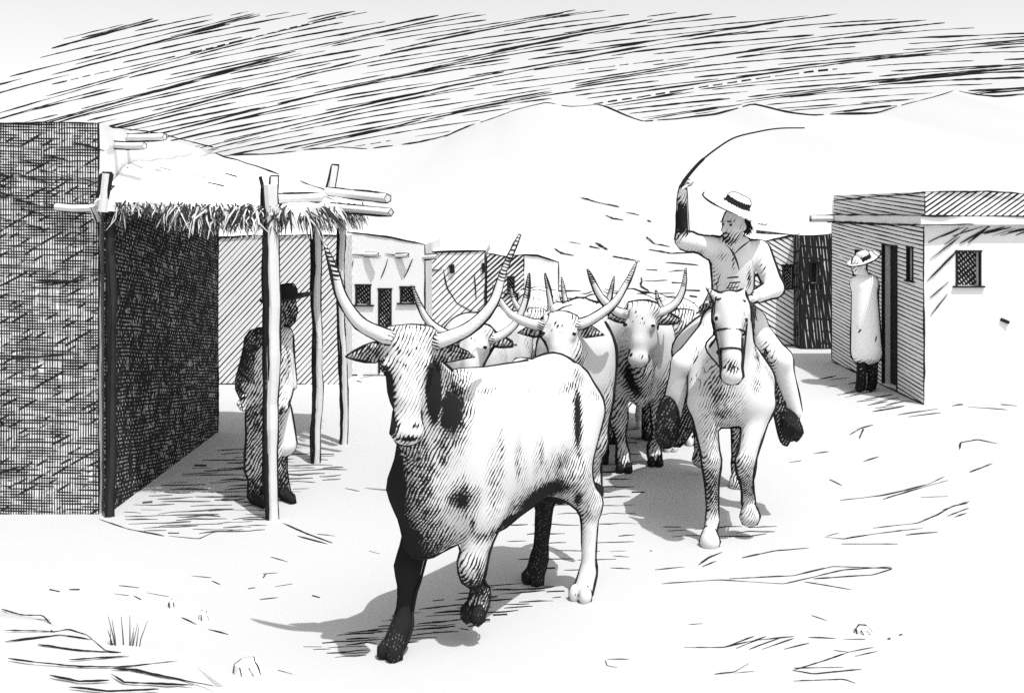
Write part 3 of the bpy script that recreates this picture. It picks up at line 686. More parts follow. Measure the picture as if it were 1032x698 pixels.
# ---------------------------------------------------------------- animals
CAM = A(0, 0, EYE)
def sphere(mb, c, r, mat=0, n=8, dark=0., sc=(1, 1, 1)):
    v = []; m = n//2
    for j in range(m+1):
        th = math.pi*j/m
        for i in range(n):
            ph = 2*math.pi*i/n; v.append(np.asarray(c)+r*np.array([math.sin(th)*math.cos(ph)*sc[0], math.sin(th)*math.sin(ph)*sc[1], math.cos(th)*sc[2]]))
    mb.add(v, [(j*n+i, j*n+(i+1) % n, (j+1)*n+(i+1) % n, (j+1)*n+i) for j in range(m) for i in range(n)], mat, dark)
def horn(root, loc, pts, r0, view, lw, dk=.35):
    pts = spline(pts, 26); n = len(pts); t = np.linspace(0, 1, n); r = r0*(1-t)**.65+.004
    q = MB(); q.tube(pts, r, 0, 10, dark=np.where(t > .78, .7, np.where(t < .1, .55, dk*.5)))
    tg = np.gradient(pts, axis=0); tg /= np.linalg.norm(tg, axis=1)[:, None]; s = np.cross(tg, nrm(view)); s /= np.linalg.norm(s, axis=1)[:, None]
    low = s[:, 2].mean() < 0
    for sg in (1, -1):
        heavy = (sg > 0) == low
        q.ink(pts+sg*s*r[:, None], lw*(2. if heavy else 1.), 1, .4)
    # shell rings near the root
    return q.build('horn', [HORN, INK], root, loc, smooth=True)
def cow(label, O, h, feet, poll, muzzle, up=(0, 0, 1), horns=None, res=.016, lw=.0042, dark_parts=(), blobs=(), mat=None, scale=1., ears=(-.1, -.1), group='longhorn cattle driven down the village street', hdark=0., wblobs=()):
    """O ground point, h heading; feet = RF, LF, RH, LH in (forward, left, up); poll and muzzle in the same frame"""
    O = A(O[0], O[1], 0); h = nrm(A(h[0], h[1], 0)); l = A(-h[1], h[0], 0); z = A(0, 0, 1)
    W = lambda p: O+scale*(p[0]*h+p[1]*l+p[2]*z)
    s = scale; R = lambda r: r*s
    root = thing('longhorn_cow', label, 'cow', O, group)
    hooves = []; B = Body(res, .05*s); dk = dict(dark_parts); g = lambda k: dk.get(k, 0.)
    C = lambda a, b, ra, rb=None, k=None, sq=None, d=0.: B.cap(W(a), W(b), ra*s, (ra if rb is None else rb)*s, (k or .05)*s, None if sq is None else (l if sq > 0 else z, abs(sq)), d)
    C((.36, 0, .97), (-.34, 0, .97), .385, .345, .1, 1.3)
    C((.42, 0, 1.35), (-.5, 0, 1.31), .085, .085, .1); C((.42, .1, 1.28), (-.4, .12, 1.22), .1, .1, .1); C((.42, -.1, 1.28), (-.4, -.12, 1.22), .1, .1, .1)
    C((.26, 0, .84), (-.18, 0, .86), .31, .26, .1, 1.25)
    C((.46, 0, 1.08), (.5, 0, .92), .32, .29, .1, 1.35)
    C((-.5, .0, 1.12), (-.6, 0, 1.05), .27, .2, .1, 1.2)
    for sg in (1, -1): C((-.42, .19*sg, 1.33), (-.66, .1*sg, 1.24), .06, .055, .045)
    C((.55, 0, 1.12), (.82*.6+poll[0]*.4, poll[1]*.5, poll[2]-.22), .26, .17, .1, 1.35, d=g('neck'))
    C((.66, 0, .86), (poll[0]*.75+.16, poll[1]*.6, poll[2]-.48), .17, .10, .08, 1.8, d=g('chest'))
    C((.6, 0, .70), (.72, .01, .84), .15, .12, .1, 1.6, d=g('chest'))
    C((.68, 0, .6), (.84, .03, .95), .05, .05, .07, 1.6, d=g('chest'))
    # legs
    for i, (f, sg) in enumerate(zip(feet, (-1, 1, -1, 1))):
        f = A(*f); lift = f[2]
        if i < 2:
            d = g('RF' if i == 0 else 'LF'); d2 = g('RFlow' if i == 0 else 'LFlow')
            el = A(.50, .17*sg, .74); kn = A((f[0]+.50)/2+(.10 if lift > .05 else .02), f[1]*.6+.09*sg, .42+lift*.35)
            fe = f+A(-.05, 0, .14) if lift < .05 else f+A(-.02, 0, .13)
            C((.44, .15*sg, 1.1), el, .17, .12, .08, 1.25, d*.5); C(el, kn, .1, .06, .05, d=d); C(kn, kn-A(0, 0, .05), .07, .06, .03, d=max(d, d2)); C(kn-A(0, 0, .05), fe, .044, .036, .03, d=max(d, d2))
            C(fe, f+A(.02, 0, .05), .05, .055, .03, d=max(d*.9, d2*.8))
        else:
            d = g('RH' if i == 2 else 'LH'); d2 = g('RHlow' if i == 2 else 'LHlow')
            hk = A(f[0]-.09, f[1]*.95, .53+lift*.4); st = A(-.36, .17*sg, .75); fe = f+A(-.04, 0, .14)
            C((-.52, .12*sg, 1.08), st, .2, .14, .08, d=d*.4); C(st, hk, .135, .07, .06, d=d); C(hk+A(-.03, 0, .03), hk, .055, .06, .03, d=d); C(hk, fe, .05, .038, .04, d=max(d2, 0)); C(fe, f+A(.02, 0, .05), .05, .057, .03, d=d2)
        hooves.append((f, d2))
    # head
    pw, mw = W(poll), W(muzzle); fd = nrm(mw-pw); sd = nrm(np.cross(z, fd)); nn = nrm(np.cross(fd, sd)); nn = nn if np.dot(nn, A(0, -1, 0)) > 0 else -nn
    sd = nrm(np.cross(fd, nn)); sd = sd if sd[0] > 0 else -sd        # sd to the picture's right, nn out of the face
    Lh = np.linalg.norm(mw-pw)
    hp = lambda a, b, c: pw+fd*a*Lh+sd*b*s+nn*c*s
    HR = np.stack([sd, fd, nn])
    B.ell(hp(.16, 0, -.07), (.118*s, .15*s, .115*s), HR, .04*s, dark=hdark)
    B.cap(hp(.1, 0, -.04), hp(.62, 0, .0), .086*s, .054*s, .05*s, dark=hdark); B.cap(hp(.3, 0, -.12), hp(.85, 0, -.09), .085*s, .05*s, .05*s, (sd, 1.15), dark=g('jaw'))
    B.cap(hp(.62, 0, -.03), hp(.95, 0, -.03), .06*s, .066*s, .04*s, dark=hdark)
    B.ell(hp(.97, 0, -.03), (.083*s, .058*s, .065*s), HR, .03*s, dark=.05)
    B.cap(hp(-.04, -.085, -.04), hp(-.04, .085, -.04), .062*s, .062*s, .04*s, dark=.55)
    for e in (1, -1):
        B.ell(hp(.3, .098*e, -.005), (.032*s, .045*s, .03*s), HR, .02*s, dark=.35)
        a = hp(.07, .11*e, -.08); ed = nrm(sd*e+z*ears[0 if e < 0 else 1]-nn*.25); bq = a+ed*.22*s
        un = nrm(np.cross(ed, nn)); B.cap(a, a+ed*.07*s, .032*s, .045*s, .02*s, (nn, 1.6), dark=.8); B.cap(a+ed*.07*s, bq, .05*s, .012*s, .02*s, (nn, 1.8), dark=.75)
    if wblobs: B.cap(P(420, 440, 5.1), P(413, 490, 5.12), .07, .09, .1, dark=1.05); B.cap(P(413, 490, 5.12), P(421, 548, 5.14), .09, .06, .1, dark=1.05)
    # tail
    tl = spline([W((-.78, 0, 1.2)), W((-.88, .0, 1.1)), W((-.9, .02, .75)), W((-.86, .03, .45))], 10)
    B.chain(list(tl), [R(.03)]*len(tl), .02, dark=0.); B.cap(tl[-1], tl[-1]-A(0, 0, .14*s), R(.035), R(.02), .02, dark=.9)
    bl = [(W(c), np.asarray(r)*s, st) for c, r, st in blobs]
    bl += [(P(a_, b_, Y_), A(ra_*Y_/F, .6, rb_*Y_/F), st_) for a_, b_, Y_, ra_, rb_, st_ in wblobs]
    bl += [(hp(.93, .04*e, .02), .022*s, 1.1) for e in (1, -1)]+[(hp(1.1, 0, .0), .03*s, .6)]
    for k in range(9): bl.append((hp(RNG.uniform(.05, .5), RNG.uniform(-.07, .07), .05), RNG.uniform(.009, .016)*s, 1.))
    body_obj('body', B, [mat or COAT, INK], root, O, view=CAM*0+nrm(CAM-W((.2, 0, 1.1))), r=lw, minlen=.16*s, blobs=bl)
    for f, d2 in hooves:
        HB = Body(res*.62, .003)
        for e in (1, -1): HB.ell(W(f+A(.05, .033*e, .036)), (.047*s, .036*s, .056*s), np.stack([h, l, z]), dark=.05 if d2 < .5 else .95)
        body_obj('hoof', HB, [mat or COAT, INK], root, O, view=A(-.1, -1, .15), r=lw*.8, minlen=.05*s, smooth=1, blobs=[(W(f+A(.09, 0, .04)), .014*s, 1.2)])
    for e in (1, -1):
        q = MB(); sphere(q, hp(.3, .108*e, .012), .018*s, 0, 10, sc=(1, 1, .7)); q.build('eye', INK, root, O, smooth=True)
    if horns:
        for pts in horns: horn(root, O, pts, .036*s, nrm(CAM-pw), lw)
    return root, W, hp
# the lead cow
O1 = A(-.02, 5.72); h1 = A(-.55, -.835)
def loc1(px_, py_, Y, O=O1, h=h1):
    h = nrm(A(h[0], h[1], 0)); l = A(-h[1], h[0], 0); d = P(px_, py_, Y)-A(O[0], O[1], 0); return (d@h, d@l, d[2])
cow('white lead longhorn with dark legs and chest striding in front of the herd', O1, h1,
    [loc1(399, 660, 5.145), loc1(482, 622, 5.3), loc1(541, 586, 6.17), loc1(589, 602, 5.91)], loc1(412, 343, 4.87), loc1(410, 437, 4.72),
    wblobs=[(396, 490, 5.1, 24, 60, 1.5), (406, 545, 5.15, 18, 34, 1.5), (390, 402, 4.8, 9, 38, 1.7), (395, 428, 4.75, 9, 14, 1.3), (436, 398, 4.8, 9, 40, 1.7), (456, 412, 5.05, 20, 45, 1.1), (422, 500, 5.05, 16, 50, .85), (466, 494, 5.2, 20, 20, 1.05), (444, 540, 5.25, 12, 14, .95), (448, 450, 5.1, 10, 30, .8),
        (540, 494, 5.7, 52, 20, 1.25), (500, 470, 5.5, 10, 42, .85), (515, 512, 5.6, 60, 10, 1.6), (505, 440, 5.5, 5, 28, .8), (522, 455, 5.5, 4, 26, .75), (545, 455, 5.6, 4, 20, .7), (430, 500, 5.1, 10, 40, .75), (562, 462, 5.85, 24, 20, .75), (581, 420, 5.95, 5, 45, 1.2), (582, 500, 5.9, 8, 18, 1.), (575, 385, 6., 18, 7, .7), (470, 490, 5.3, 4, 30, 1.1), (478, 515, 5.3, 4, 18, 1.), (492, 385, 5.5, 16, 4, .6), (412, 442, 4.7, 14, 4, 1.2), (455, 400, 5.1, 4, 18, 1.)],
    horns=[[P(396, 342, 4.86), P(384, 337, 4.86), P(362, 325, 4.85), P(345, 300, 4.85), P(337, 272, 4.84), P(327, 246, 4.84)],
           [P(436, 345, 4.9), P(450, 341, 4.9), P(475, 329, 4.93), P(497, 305, 4.95), P(508, 272, 4.97), P(524, 236, 5.)]],
    res=.0125, lw=.0044, dark_parts=dict(RF=1.05, RFlow=1.05, LF=.12, LFlow=.95, RH=.95, RHlow=.95, LH=.42, LHlow=.05, chest=.8, neck=.32, jaw=.75), hdark=.33,
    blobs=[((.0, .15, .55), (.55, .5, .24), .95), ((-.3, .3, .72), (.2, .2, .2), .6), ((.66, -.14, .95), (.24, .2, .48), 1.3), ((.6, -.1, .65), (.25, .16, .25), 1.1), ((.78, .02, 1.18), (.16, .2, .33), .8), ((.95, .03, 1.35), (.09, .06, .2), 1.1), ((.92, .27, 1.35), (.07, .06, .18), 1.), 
           ((-.62, .2, .85), (.13, .16, .3), .5), ((-.42, .22, .52), (.12, .12, .12), .7), ((-.52, .32, 1.2), (.1, .1, .05), .6), ((.15, .3, .85), (.06, .1, .28), .4), ((.3, .3, .8), (.05, .1, .3), .4), ((-.2, .35, .72), (.2, .2, .12), .45), ((.1, .2, 1.32), (.25, .08, .05), .33),
           ((.47, .2, .45), (.08, .08, .08), .9)])
# the herd behind
def follower(label, facex, polly, muzy, Y, off, hx, horns, **kw):
    poll_w = P(facex[0], polly, Y); muz_w = P(facex[1], muzy, Y-.12); h = nrm(A(hx, -1, 0)); l = A(-h[1], h[0], 0)
    s = kw.get('scale', 1.); O = A(poll_w[0], poll_w[1], 0)-h*(.98*s)+l*off; O[2] = 0
    f = lambda w: ((w-O)@h/s, (w-O)@l/s, (w-O)[2]/s)
    return cow(label, O, h, kw.pop('feet', [(.62, -.14, 0), (.4, .14, .0), (-.4, -.18, 0), (-.56, .18, 0)]), f(poll_w), f(muz_w), horns=horns, **kw)
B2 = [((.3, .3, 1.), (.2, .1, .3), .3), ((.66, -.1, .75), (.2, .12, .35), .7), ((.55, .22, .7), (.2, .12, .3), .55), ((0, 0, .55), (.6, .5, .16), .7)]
follower('white longhorn with long upswept horns looking over the lead cow\'s back', (564, 562), 325, 364, 7.5, .1, -.1,
    [[P(548, 328, 7.50), P(532, 325, 7.50), P(514, 316, 7.48), P(503, 301, 7.45), P(497, 287, 7.43)], [P(578, 328, 7.50), P(594, 323, 7.52), P(618, 306, 7.55), P(632, 284, 7.57), P(642, 263, 7.60)]],
    res=.017, lw=.006, scale=1.06, mat=FAR_COAT, dark_parts=dict(RF=.6, LF=.5, RFlow=.5, LFlow=.5, RH=.8, LH=.8, RHlow=.7, LHlow=.7, jaw=.5, chest=.5), blobs=B2+[((.98, .1, 1.1), (.1, .12, .2), .9)], hdark=.06)
follower('white-faced longhorn with dark chest walking beside the rider\'s horse', (646, 642), 313, 363, 8.4, .03, -.04,
    [[P(632, 317, 8.40), P(620, 313, 8.40), P(606, 300, 8.38), P(598, 285, 8.36), P(592, 271, 8.34)], [P(657, 317, 8.40), P(670, 313, 8.42), P(682, 304, 8.44), P(689, 288, 8.45), P(691, 270, 8.47)]],
    res=.019, lw=.0065, scale=1.07, mat=FAR_COAT, dark_parts=dict(RF=.55, LF=.6, RFlow=.5, LFlow=.5, RH=.9, LH=.9, RHlow=.8, LHlow=.8, jaw=.5, chest=.6, neck=.2), blobs=[((.76, -.05, .8), (.2, .16, .25), 1.1), ((.6, .25, .7), (.2, .12, .25), .7)], hdark=.05)
follower('longhorn mostly hidden behind the lead cow\'s head and right horn', (478, 472), 336, 382, 7.7, -.2, -.25,
    [[P(464, 342, 7.7), P(452, 338, 7.7), P(434, 326, 7.68), P(423, 308, 7.66), P(415, 287, 7.64)], [P(492, 342, 7.7), P(505, 338, 7.72), P(520, 325, 7.75), P(530, 300, 7.77), P(533, 275, 7.8)]],
    res=.02, lw=.006, mat=FAR_COAT, dark_parts=dict(RF=.7, LF=.7, RH=.8, LH=.8, chest=.6, jaw=.3), blobs=B2, hdark=.02, ears=(-.3, -.1))
follower('dark longhorn at the back of the herd between two white faces', (590, 590), 322, 362, 9.6, .1, -.1,
    [[P(582, 322, 9.6), P(574, 316, 9.6), P(569, 300, 9.6), P(566, 279, 9.6)], [P(600, 322, 9.6), P(608, 316, 9.6), P(614, 300, 9.6), P(619, 278, 9.6)]],
    res=.024, lw=.006, mat=FAR_COAT, dark_parts=dict(RF=.8, LF=.8, RH=.9, LH=.9, chest=.8, neck=.6, jaw=.6), blobs=[((0, 0, 1.3), (.9, .4, .3), .55)], hdark=.45)
follower('dark longhorn at the back of the herd just left of the rider', (689, 689), 320, 362, 9.2, .1, .1,
    [[P(681, 321, 9.2), P(672, 318, 9.2), P(664, 306, 9.2), P(661, 292, 9.2)], [P(697, 321, 9.2), P(706, 318, 9.2), P(712, 306, 9.2), P(716, 292, 9.2)]],
    res=.024, lw=.006, mat=FAR_COAT, dark_parts=dict(RF=.8, LF=.8, RH=.9, LH=.9, chest=.85, neck=.7, jaw=.6), blobs=[((0, 0, 1.2), (.9, .4, .5), .6)], hdark=.5)
follower('grey longhorn at the far back above the lead cow\'s rump', (540, 540), 318, 352, 10.2, .0, -.05,
    [[P(533, 319, 10.2), P(526, 315, 10.2), P(518, 303, 10.2), P(515, 290, 10.2)], [P(548, 319, 10.2), P(555, 314, 10.2), P(553, 295, 10.2), P(549, 275, 10.2)]],
    res=.026, lw=.006, mat=FAR_COAT, dark_parts=dict(RF=.8, LF=.8, RH=.9, LH=.9, chest=.7, neck=.5, jaw=.5), blobs=[((0, 0, 1.3), (.9, .4, .4), .5)], hdark=.35)

# ---------------------------------------------------------------- the horse
OH = A(1.66, 7.72, 0); hh = nrm(A(-.12, -.993, 0)); lh = A(-hh[1], hh[0], 0); zz = A(0, 0, 1)
WH = lambda p: OH+p[0]*hh+p[1]*lh+p[2]*zz
def LHs(px_, py_, Y): d = P(px_, py_, Y)-OH; return A(d@hh, d@lh, d[2])
HS = thing('horse', 'pale horse trotting towards the viewer under the whip-swinging rider', 'horse', OH)
B = Body(.0135, .05)
C = lambda a, b, ra, rb=None, k=None, sq=None, d=0.: B.cap(WH(a), WH(b), ra, rb, k, None if sq is None else (lh, sq), d)
C((.42, 0, 1.1), (-.5, 0, 1.12), .29, .30, .1, 1.14); B.ell(WH((.66, 0, 1.08)), (.225, .2, .3), k=.1); B.ell(WH((.72, -.09, .95)), (.14, .14, .17), k=.06, dark=.3); B.ell(WH((.72, .1, .97)), (.14, .14, .17), k=.06)
C((-.6, 0, 1.15), (-.68, 0, 1.08), .3, .26, .1)
C((.6, 0, 1.2), (.92, -.01, 1.62), .21, .125, .08, 1.35)
pl_, mz = LHs(736, 300, 6.72), LHs(738.5, 380, 6.52)
fd = nrm(WH(mz)-WH(pl_)); sd = nrm(np.cross(fd, A(0, -1, 0))); sd = sd if sd[0] > 0 else -sd; nn = nrm(np.cross(sd, fd)); nn = nn if nn[1] < 0 else -nn; Lh = np.linalg.norm(WH(mz)-WH(pl_))
hp = lambda a, b, c: WH(pl_)+fd*a*Lh+sd*b+nn*c
HR = np.stack([sd, fd, nn])
B.ell(hp(.2, 0, -.06), (.105, .17, .12), HR, .04); B.cap(hp(.1, 0, -.02), hp(.75, 0, -.01), .085, .058, .04); B.cap(hp(.25, 0, -.13), hp(.55, 0, -.11), .1, .075, .05, (sd, 1.2), dark=.5)
B.cap(hp(.75, 0, -.03), hp(.95, 0, -.03), .06, .064, .03); B.ell(hp(.98, 0, -.03), (.068, .05, .06), HR, .02, dark=.35)
for e in (1, -1):
    B.ell(hp(.28, .09*e, -.01), (.028, .035, .025), HR, .02, dark=.5)
    a = hp(-.03, .075*e, -.07); b = a+A(.06*e, .07, .07); B.cap(a, b, .032, .01, .02, dark=.5)
# legs: near foreleg planted, the other lifted at the knee; hind legs behind
hoofs = []
def hleg(el, kn, fe, f, dd, up=(.44, 1.05), front=True):
    sg = np.sign(el[1]); C((up[0], .15*sg, up[1]), el, .165 if front else .24, .105 if front else .16, .06, d=0.); C(el, kn, .09 if front else .14, .054, .04, d=dd[0]); C(kn, A(*kn)-A(0, 0, .07), .062, .05, .03, d=dd[1]); C(A(*kn)-A(0, 0, .07), fe, .042, .038, .03, d=dd[1]); C(fe, f+A(0, 0, .08), .046, .04, .02, d=dd[2]); hoofs.append((f, dd[2]))
f1 = LHs(715, 548, 6.84); k1 = LHs(717, 465, 6.9); e1 = LHs(708, 405, 7.02); fe1 = LHs(718, 523, 6.9)
f1[2] = 0; hleg(e1, k1, fe1, f1, (.12, .8, .05))
f2 = LHs(755, 524, 7.0); k2 = LHs(751, 465, 6.85); e2 = LHs(765, 405, 7.0); fe2 = LHs(754, 503, 7.02); hleg(e2, k2, fe2, f2, (.12, .75, .4))
hleg(A(-.45, .2, .85), A(-.72, .16, .58), A(-.62, .15, .16), A(-.58, .15, 0), (.5, .7, .6), (-.55, 1.1), False)
hleg(A(-.45, -.2, .85), A(-.9, -.14, .62), A(-1., -.13, .25), A(-.98, -.13, .1), (.5, .7, .6), (-.55, 1.1), False)
tl = spline([WH((-.9, 0, 1.25)), WH((-1.03, 0, 1.15)), WH((-1.1, .03, .8)), WH((-1.08, .04, .55))], 9); B.chain(list(tl), [.05, .06, .07, .075, .07, .06, .05, .03, .02][:len(tl)]+[.02]*9, .03, dark=.7)
body_obj('body', B, [COAT, INK], HS, OH, view=A(-.12, -1, .1), r=.0052, minlen=.16,
    blobs=[(hp(.9, .035*e, .03), .02, 1.1) for e in (1, -1)]+[(WH((.86, -.1, .88)), (.16, .16, .3), .72), (WH((.55, .3, 1.25)), (.1, .12, .3), .8), (WH((.8, .13, 1.1)), (.05, .1, .08), .6), (hp(.5, .095, -.02), (.035, .09, .17), 1.), (hp(.25, 0, .03), (.008, .03, .07), .8), (P(738, 370, 6.5), (.06, .1, .05), .9), (P(722, 398, 6.9), (.11, .3, .24), .7), (P(766, 350, 6.9), (.04, .3, .2), .9), (WH((.6, -.28, 1.05)), (.1, .06, .2), .35), (WH((.75, .16, .82)), (.05, .05, .06), .8)])
for f, d in hoofs:
    HB = Body(.009, .01); HB.cap(WH(f+A(.0, 0, .088)), WH(f+A(.018, 0, .04)), .047, .064, dark=d); HB.cap(WH(f+A(.018, 0, .04)), WH(f+A(.02, 0, .03)), .064, .066, dark=d)
    body_obj('hoof', HB, [COAT, INK], HS, OH, view=A(-.1, -1, .1), r=.0045, minlen=.06, smooth=1)
for e in (1, -1):
    q = MB(); sphere(q, hp(.28, .098*e, .006), .016, 0, 10); q.build('eye', INK, HS, OH, smooth=True)
q = MB()
for k in range(90):    # forelock and mane
    t = RNG.random(); a = hp(-.1+.02*t, RNG.uniform(-.05, .05), -.02) if k < 25 else WH((.95-.38*t, .03, 1.68-.25*t))+A(RNG.uniform(-.03, .03), 0, .03)
    d = (RNG.uniform(-.3, .3), -.3, -1) if k < 25 else (1.1, -.1, -.9); m = a+nrm(d)*.08; q.tube([a, m, m+A(RNG.normal(0, .02), -.01, -RNG.uniform(.04, .12))], [.006, .006, .002], 0, 4)
q.build('mane', STRAW_AND_SHADE, HS, OH)
q = MB()
for t in (.42, .66):
    an = np.linspace(0, 6.283, 19); w = (.105, .082)[t > .5]; q.tube([hp(t, w*math.cos(x), -.06+.11*math.sin(x)) for x in an], .008, 0, 5)
for e in (1, -1): q.tube([hp(-.02, .09*e, -.03), hp(.3, .112*e, -.02), hp(.66, .085*e, -.01), hp(.88, .075*e, -.03)], .007, 0, 5)
q.tube([hp(.04, -.1, .01), hp(.02, 0, .045), hp(.04, .1, .01)], .008, 0, 5)
for e, pt in ((1, P(751, 303, 7.2)), (-1, P(745, 304, 7.2))): q.tube(spline([hp(.88, .075*e, -.03), hp(.5, .13*e, -.22)+A(0, 0, -.02), (hp(.5, .15*e, -.25)+pt)/2+A(.03*e, 0, -.06), pt], 14), .006, 0, 5)
q.build('bridle', INK, HS, OH)

# saddle: seat on the back, dark fenders and hooded stirrups hanging at either side
SL = A(WH((-.02, 0, 0))[0], WH((-.02, 0, 0))[1], 0)
SD = thing('saddle', 'dark stock saddle with hooded leather stirrups on the pale horse', 'saddle', SL)
B = Body(.016, .04); B.cap(WH((.1, 0, 1.4)), WH((-.2, 0, 1.4)), .17, .18, sq=(zz, 1.8), dark=.8); B.cap(WH((.22, 0, 1.42)), WH((.26, 0, 1.58)), .05, .035, dark=.9); B.cap(WH((-.3, -.13, 1.5)), WH((-.3, .13, 1.5)), .06, dark=.8)
body_obj('seat', B, [CLOTH, INK], SD, SL)
def slab(name, px_list, th, dark, parent, outline=True, mat=CLOTH, lw=.006):
    v0 = [P(*p) for p in px_list]; v0 = list(spline(v0+v0[:1], 36)[:-1]); n = len(v0); nb = A(0, 1, 0); nb = nb if nb[1] > 0 else -nb
    q = MB(); v1 = [p+nb*th for p in v0]; c0 = np.mean(v0, 0)-nb*th*.35; c1 = np.mean(v1, 0)+nb*th*.35
    q.add(v0+v1+[c0, c1], [(i, (i+1) % n, 2*n) for i in range(n)]+[((i+1) % n+n, i+n, 2*n+1) for i in range(n)]+[(i, i+n, (i+1) % n+n, (i+1) % n) for i in range(n)], 0, dark)
    if outline: q.ink(v0+v0[:1], lw, 1, .5, taper=False)
    return q.build(name, [mat, INK], parent, SL)
slab('fender', [(706, 346, 7.45), (699, 372, 7.42), (703, 398, 7.42), (698, 432, 7.42), (684, 450, 7.42), (672, 436, 7.42), (675, 405, 7.42), (684, 372, 7.42), (698, 345, 7.45)], .05, .85, SD)
slab('stirrup_hood', [(662, 437, 7.3), (666, 412, 7.32), (675, 400, 7.33), (684, 415, 7.32), (682, 444, 7.3), (674, 452, 7.3), (664, 449, 7.3)], .14, .92, SD)
slab('fender', [(771, 352, 7.42), (782, 368, 7.42), (791, 388, 7.42), (792, 412, 7.42), (796, 445, 7.42), (788, 447, 7.42), (781, 420, 7.42), (776, 385, 7.42), (770, 368, 7.42)], .05, .85, SD)
slab('stirrup_hood', [(790, 422, 7.3), (798, 414, 7.32), (804, 420, 7.32), (809, 434, 7.3), (807, 440, 7.3), (796, 445, 7.3), (791, 438, 7.3)], .14, .95, SD)
# ---------------------------------------------------------------- people
def face(B, c, fwd, up, s=1., dark=0., beard=0.):
    """head with brow, nose, mouth, chin and ears; c = centre of the skull"""
    fwd = nrm(fwd); up = nrm(up-fwd*np.dot(up, fwd)); rt = np.cross(fwd, up); H = lambda f, r, u: c+(fwd*f+rt*r+up*u)*s
    R = np.stack([rt, fwd, up]); E = lambda p, r, k=.015, d=dark: B.ell(p, np.array(r)*s, R, k, d)
    E(H(-.01, 0, .03), (.074, .095, .088)); E(H(.035, 0, -.045), (.058, .062, .07), .03); E(H(.06, 0, -.1), (.034, .032, .026), .02, max(beard, dark))
    B.cap(H(.088, 0, .02), H(.118, 0, -.028), .011*s, .0165*s, .012, dark=dark)
    for e in (1, -1):
        B.cap(H(.083, .012*e, .028), H(.068, .05*e, .026), .011*s, .011*s, .01, dark=.7); E(H(-.005, .076*e, -.015), (.012, .022, .032), .008)
        E(H(.05, .042*e, -.03), (.02, .022, .02), .02)
    B.cap(H(.09, -.022, -.066), H(.09, .022, -.066), .009*s, k=.006, dark=.85)
    if beard: B.cap(H(.07, -.03, -.055), H(.07, .03, -.055), .018*s, k=.012, dark=beard); B.cap(H(.02, -.062, -.03), H(.05, -.03, -.1), .02*s, k=.02, dark=beard); B.cap(H(.02, .062, -.03), H(.05, .03, -.1), .02*s, k=.02, dark=beard); B.cap(H(.06, 0, -.1), H(.065, 0, -.14), .03*s, .012*s, k=.02, dark=beard)
    return H
def eyes(H, root, loc, s=1.):
    for e in (1, -1):
        q = MB(); sphere(q, H(.08, .034*e, .006), .0105*s, 0, 8); q.build('eye', INK, root, loc, smooth=True)
def hat(root, loc, c, up, R, rc, hc, curl, lw, dark=0., band=.9, label=None, front=None, view=None, squeeze=1.):
    up = nrm(up); a = nrm(np.cross(up, A(0, 1, 0))) if front is None else nrm(front-up*np.dot(front, up)); b = np.cross(up, a)
    q = MB(); n = 40; prof = [(R, curl-.004, 0), (R*.995, curl+.008, 0), (R*.8, curl*.35+.01, 0), (rc*1.25, .008, 0), (rc, .02, 1), (rc*.97, .05, 1), (rc*.9, hc*.7, 0), (rc*.66, hc*.97, 0), (.01, hc, 0)]
    under = [(R, curl-.004, 0), (R*.8, curl*.35-.004, 0), (rc*1.1, -.006, 0), (.01, -.006, 0)]
    def ring(r, h): return [c+r*(a*math.cos(t)+b*squeeze*math.sin(t))+up*(h+(curl*.35*math.cos(2*t) if r > rc*1.3 else 0)) for t in np.linspace(0, 2*math.pi, n, endpoint=False)]
    V = []; D = []; Fc = []
    for pr, rev in ((prof, 0), (under, 1)):
        o = len(V)
        for r, h, d in pr: V += ring(r, h); D += [band if d else (dark+.25 if rev else dark)]*n
        for j in range(len(pr)-1):
            for i in range(n):
                f = (o+j*n+i, o+j*n+(i+1) % n, o+(j+1)*n+(i+1) % n, o+(j+1)*n+i); Fc.append(f if not rev else f[::-1])
    q.add(V, Fc, 0, D); rm = ring(R, curl); q.ink(rm+rm[:1], lw, 1, .4, taper=False)
    cr = ring(rc*.93, hc*.62); v = nrm(CAM-c) if view is None else view; sdir = nrm(np.cross(v, up))
    half = [(1.02, .02), (.99, .05), (.925, .7*hc), (.8, .86*hc), (.67, .985*hc), (.3, 1.01*hc)]; arc = [c+sdir*rc*x+up*y for x, y in half]+[c-sdir*rc*x+up*y for x, y in half[::-1]]
    q.ink(spline(arc, 40)+up*lw*.8, lw, 1, .3)
    o = q.build('hat', [CLOTH, INK], root, loc, smooth=True)
    if label: o['label'] = label
    return o
# --- the rider
RL = A(1.62, 7.62, 0)
RD = thing('person', 'mounted man in wide straw hat and white shirt swinging a whip overhead', 'person', RL)
v_up = A(0, 0, 1); hc = P(741, 226, 7.58); fw = nrm(A(-.82, -.55, -.12))
sL, eL, wL = P(715, 248, 7.6), P(688, 242, 7.45), P(687.5, 196, 7.38)
sR, eR, wR = P(765, 252, 7.66), P(780, 290, 7.5), P(757, 301, 7.28)
hipL, kL, aL, tL = P(724, 325, 7.66), P(688, 366, 7.38), P(676, 424, 7.46), P(672, 446, 7.3)
hipR, kR, aR, tR = P(756, 325, 7.68), P(787, 362, 7.4), P(798, 418, 7.5), P(802, 440, 7.32)
pel = P(740, 312, 7.68); chest = P(739, 264, 7.64); neck = P(741, 243, 7.62)
B = Body(.0085, .03)
H_ = face(B, hc, fw, v_up, 1.08, .0, 1.)
B.cap(neck, hc-A(0, 0, .06), .062, .055, .03, dark=.25); B.cap(pel, chest, .14, .155, .05, (A(0, 1, 0), 1.35)); B.cap(sL, sR, .07, .07, .04)
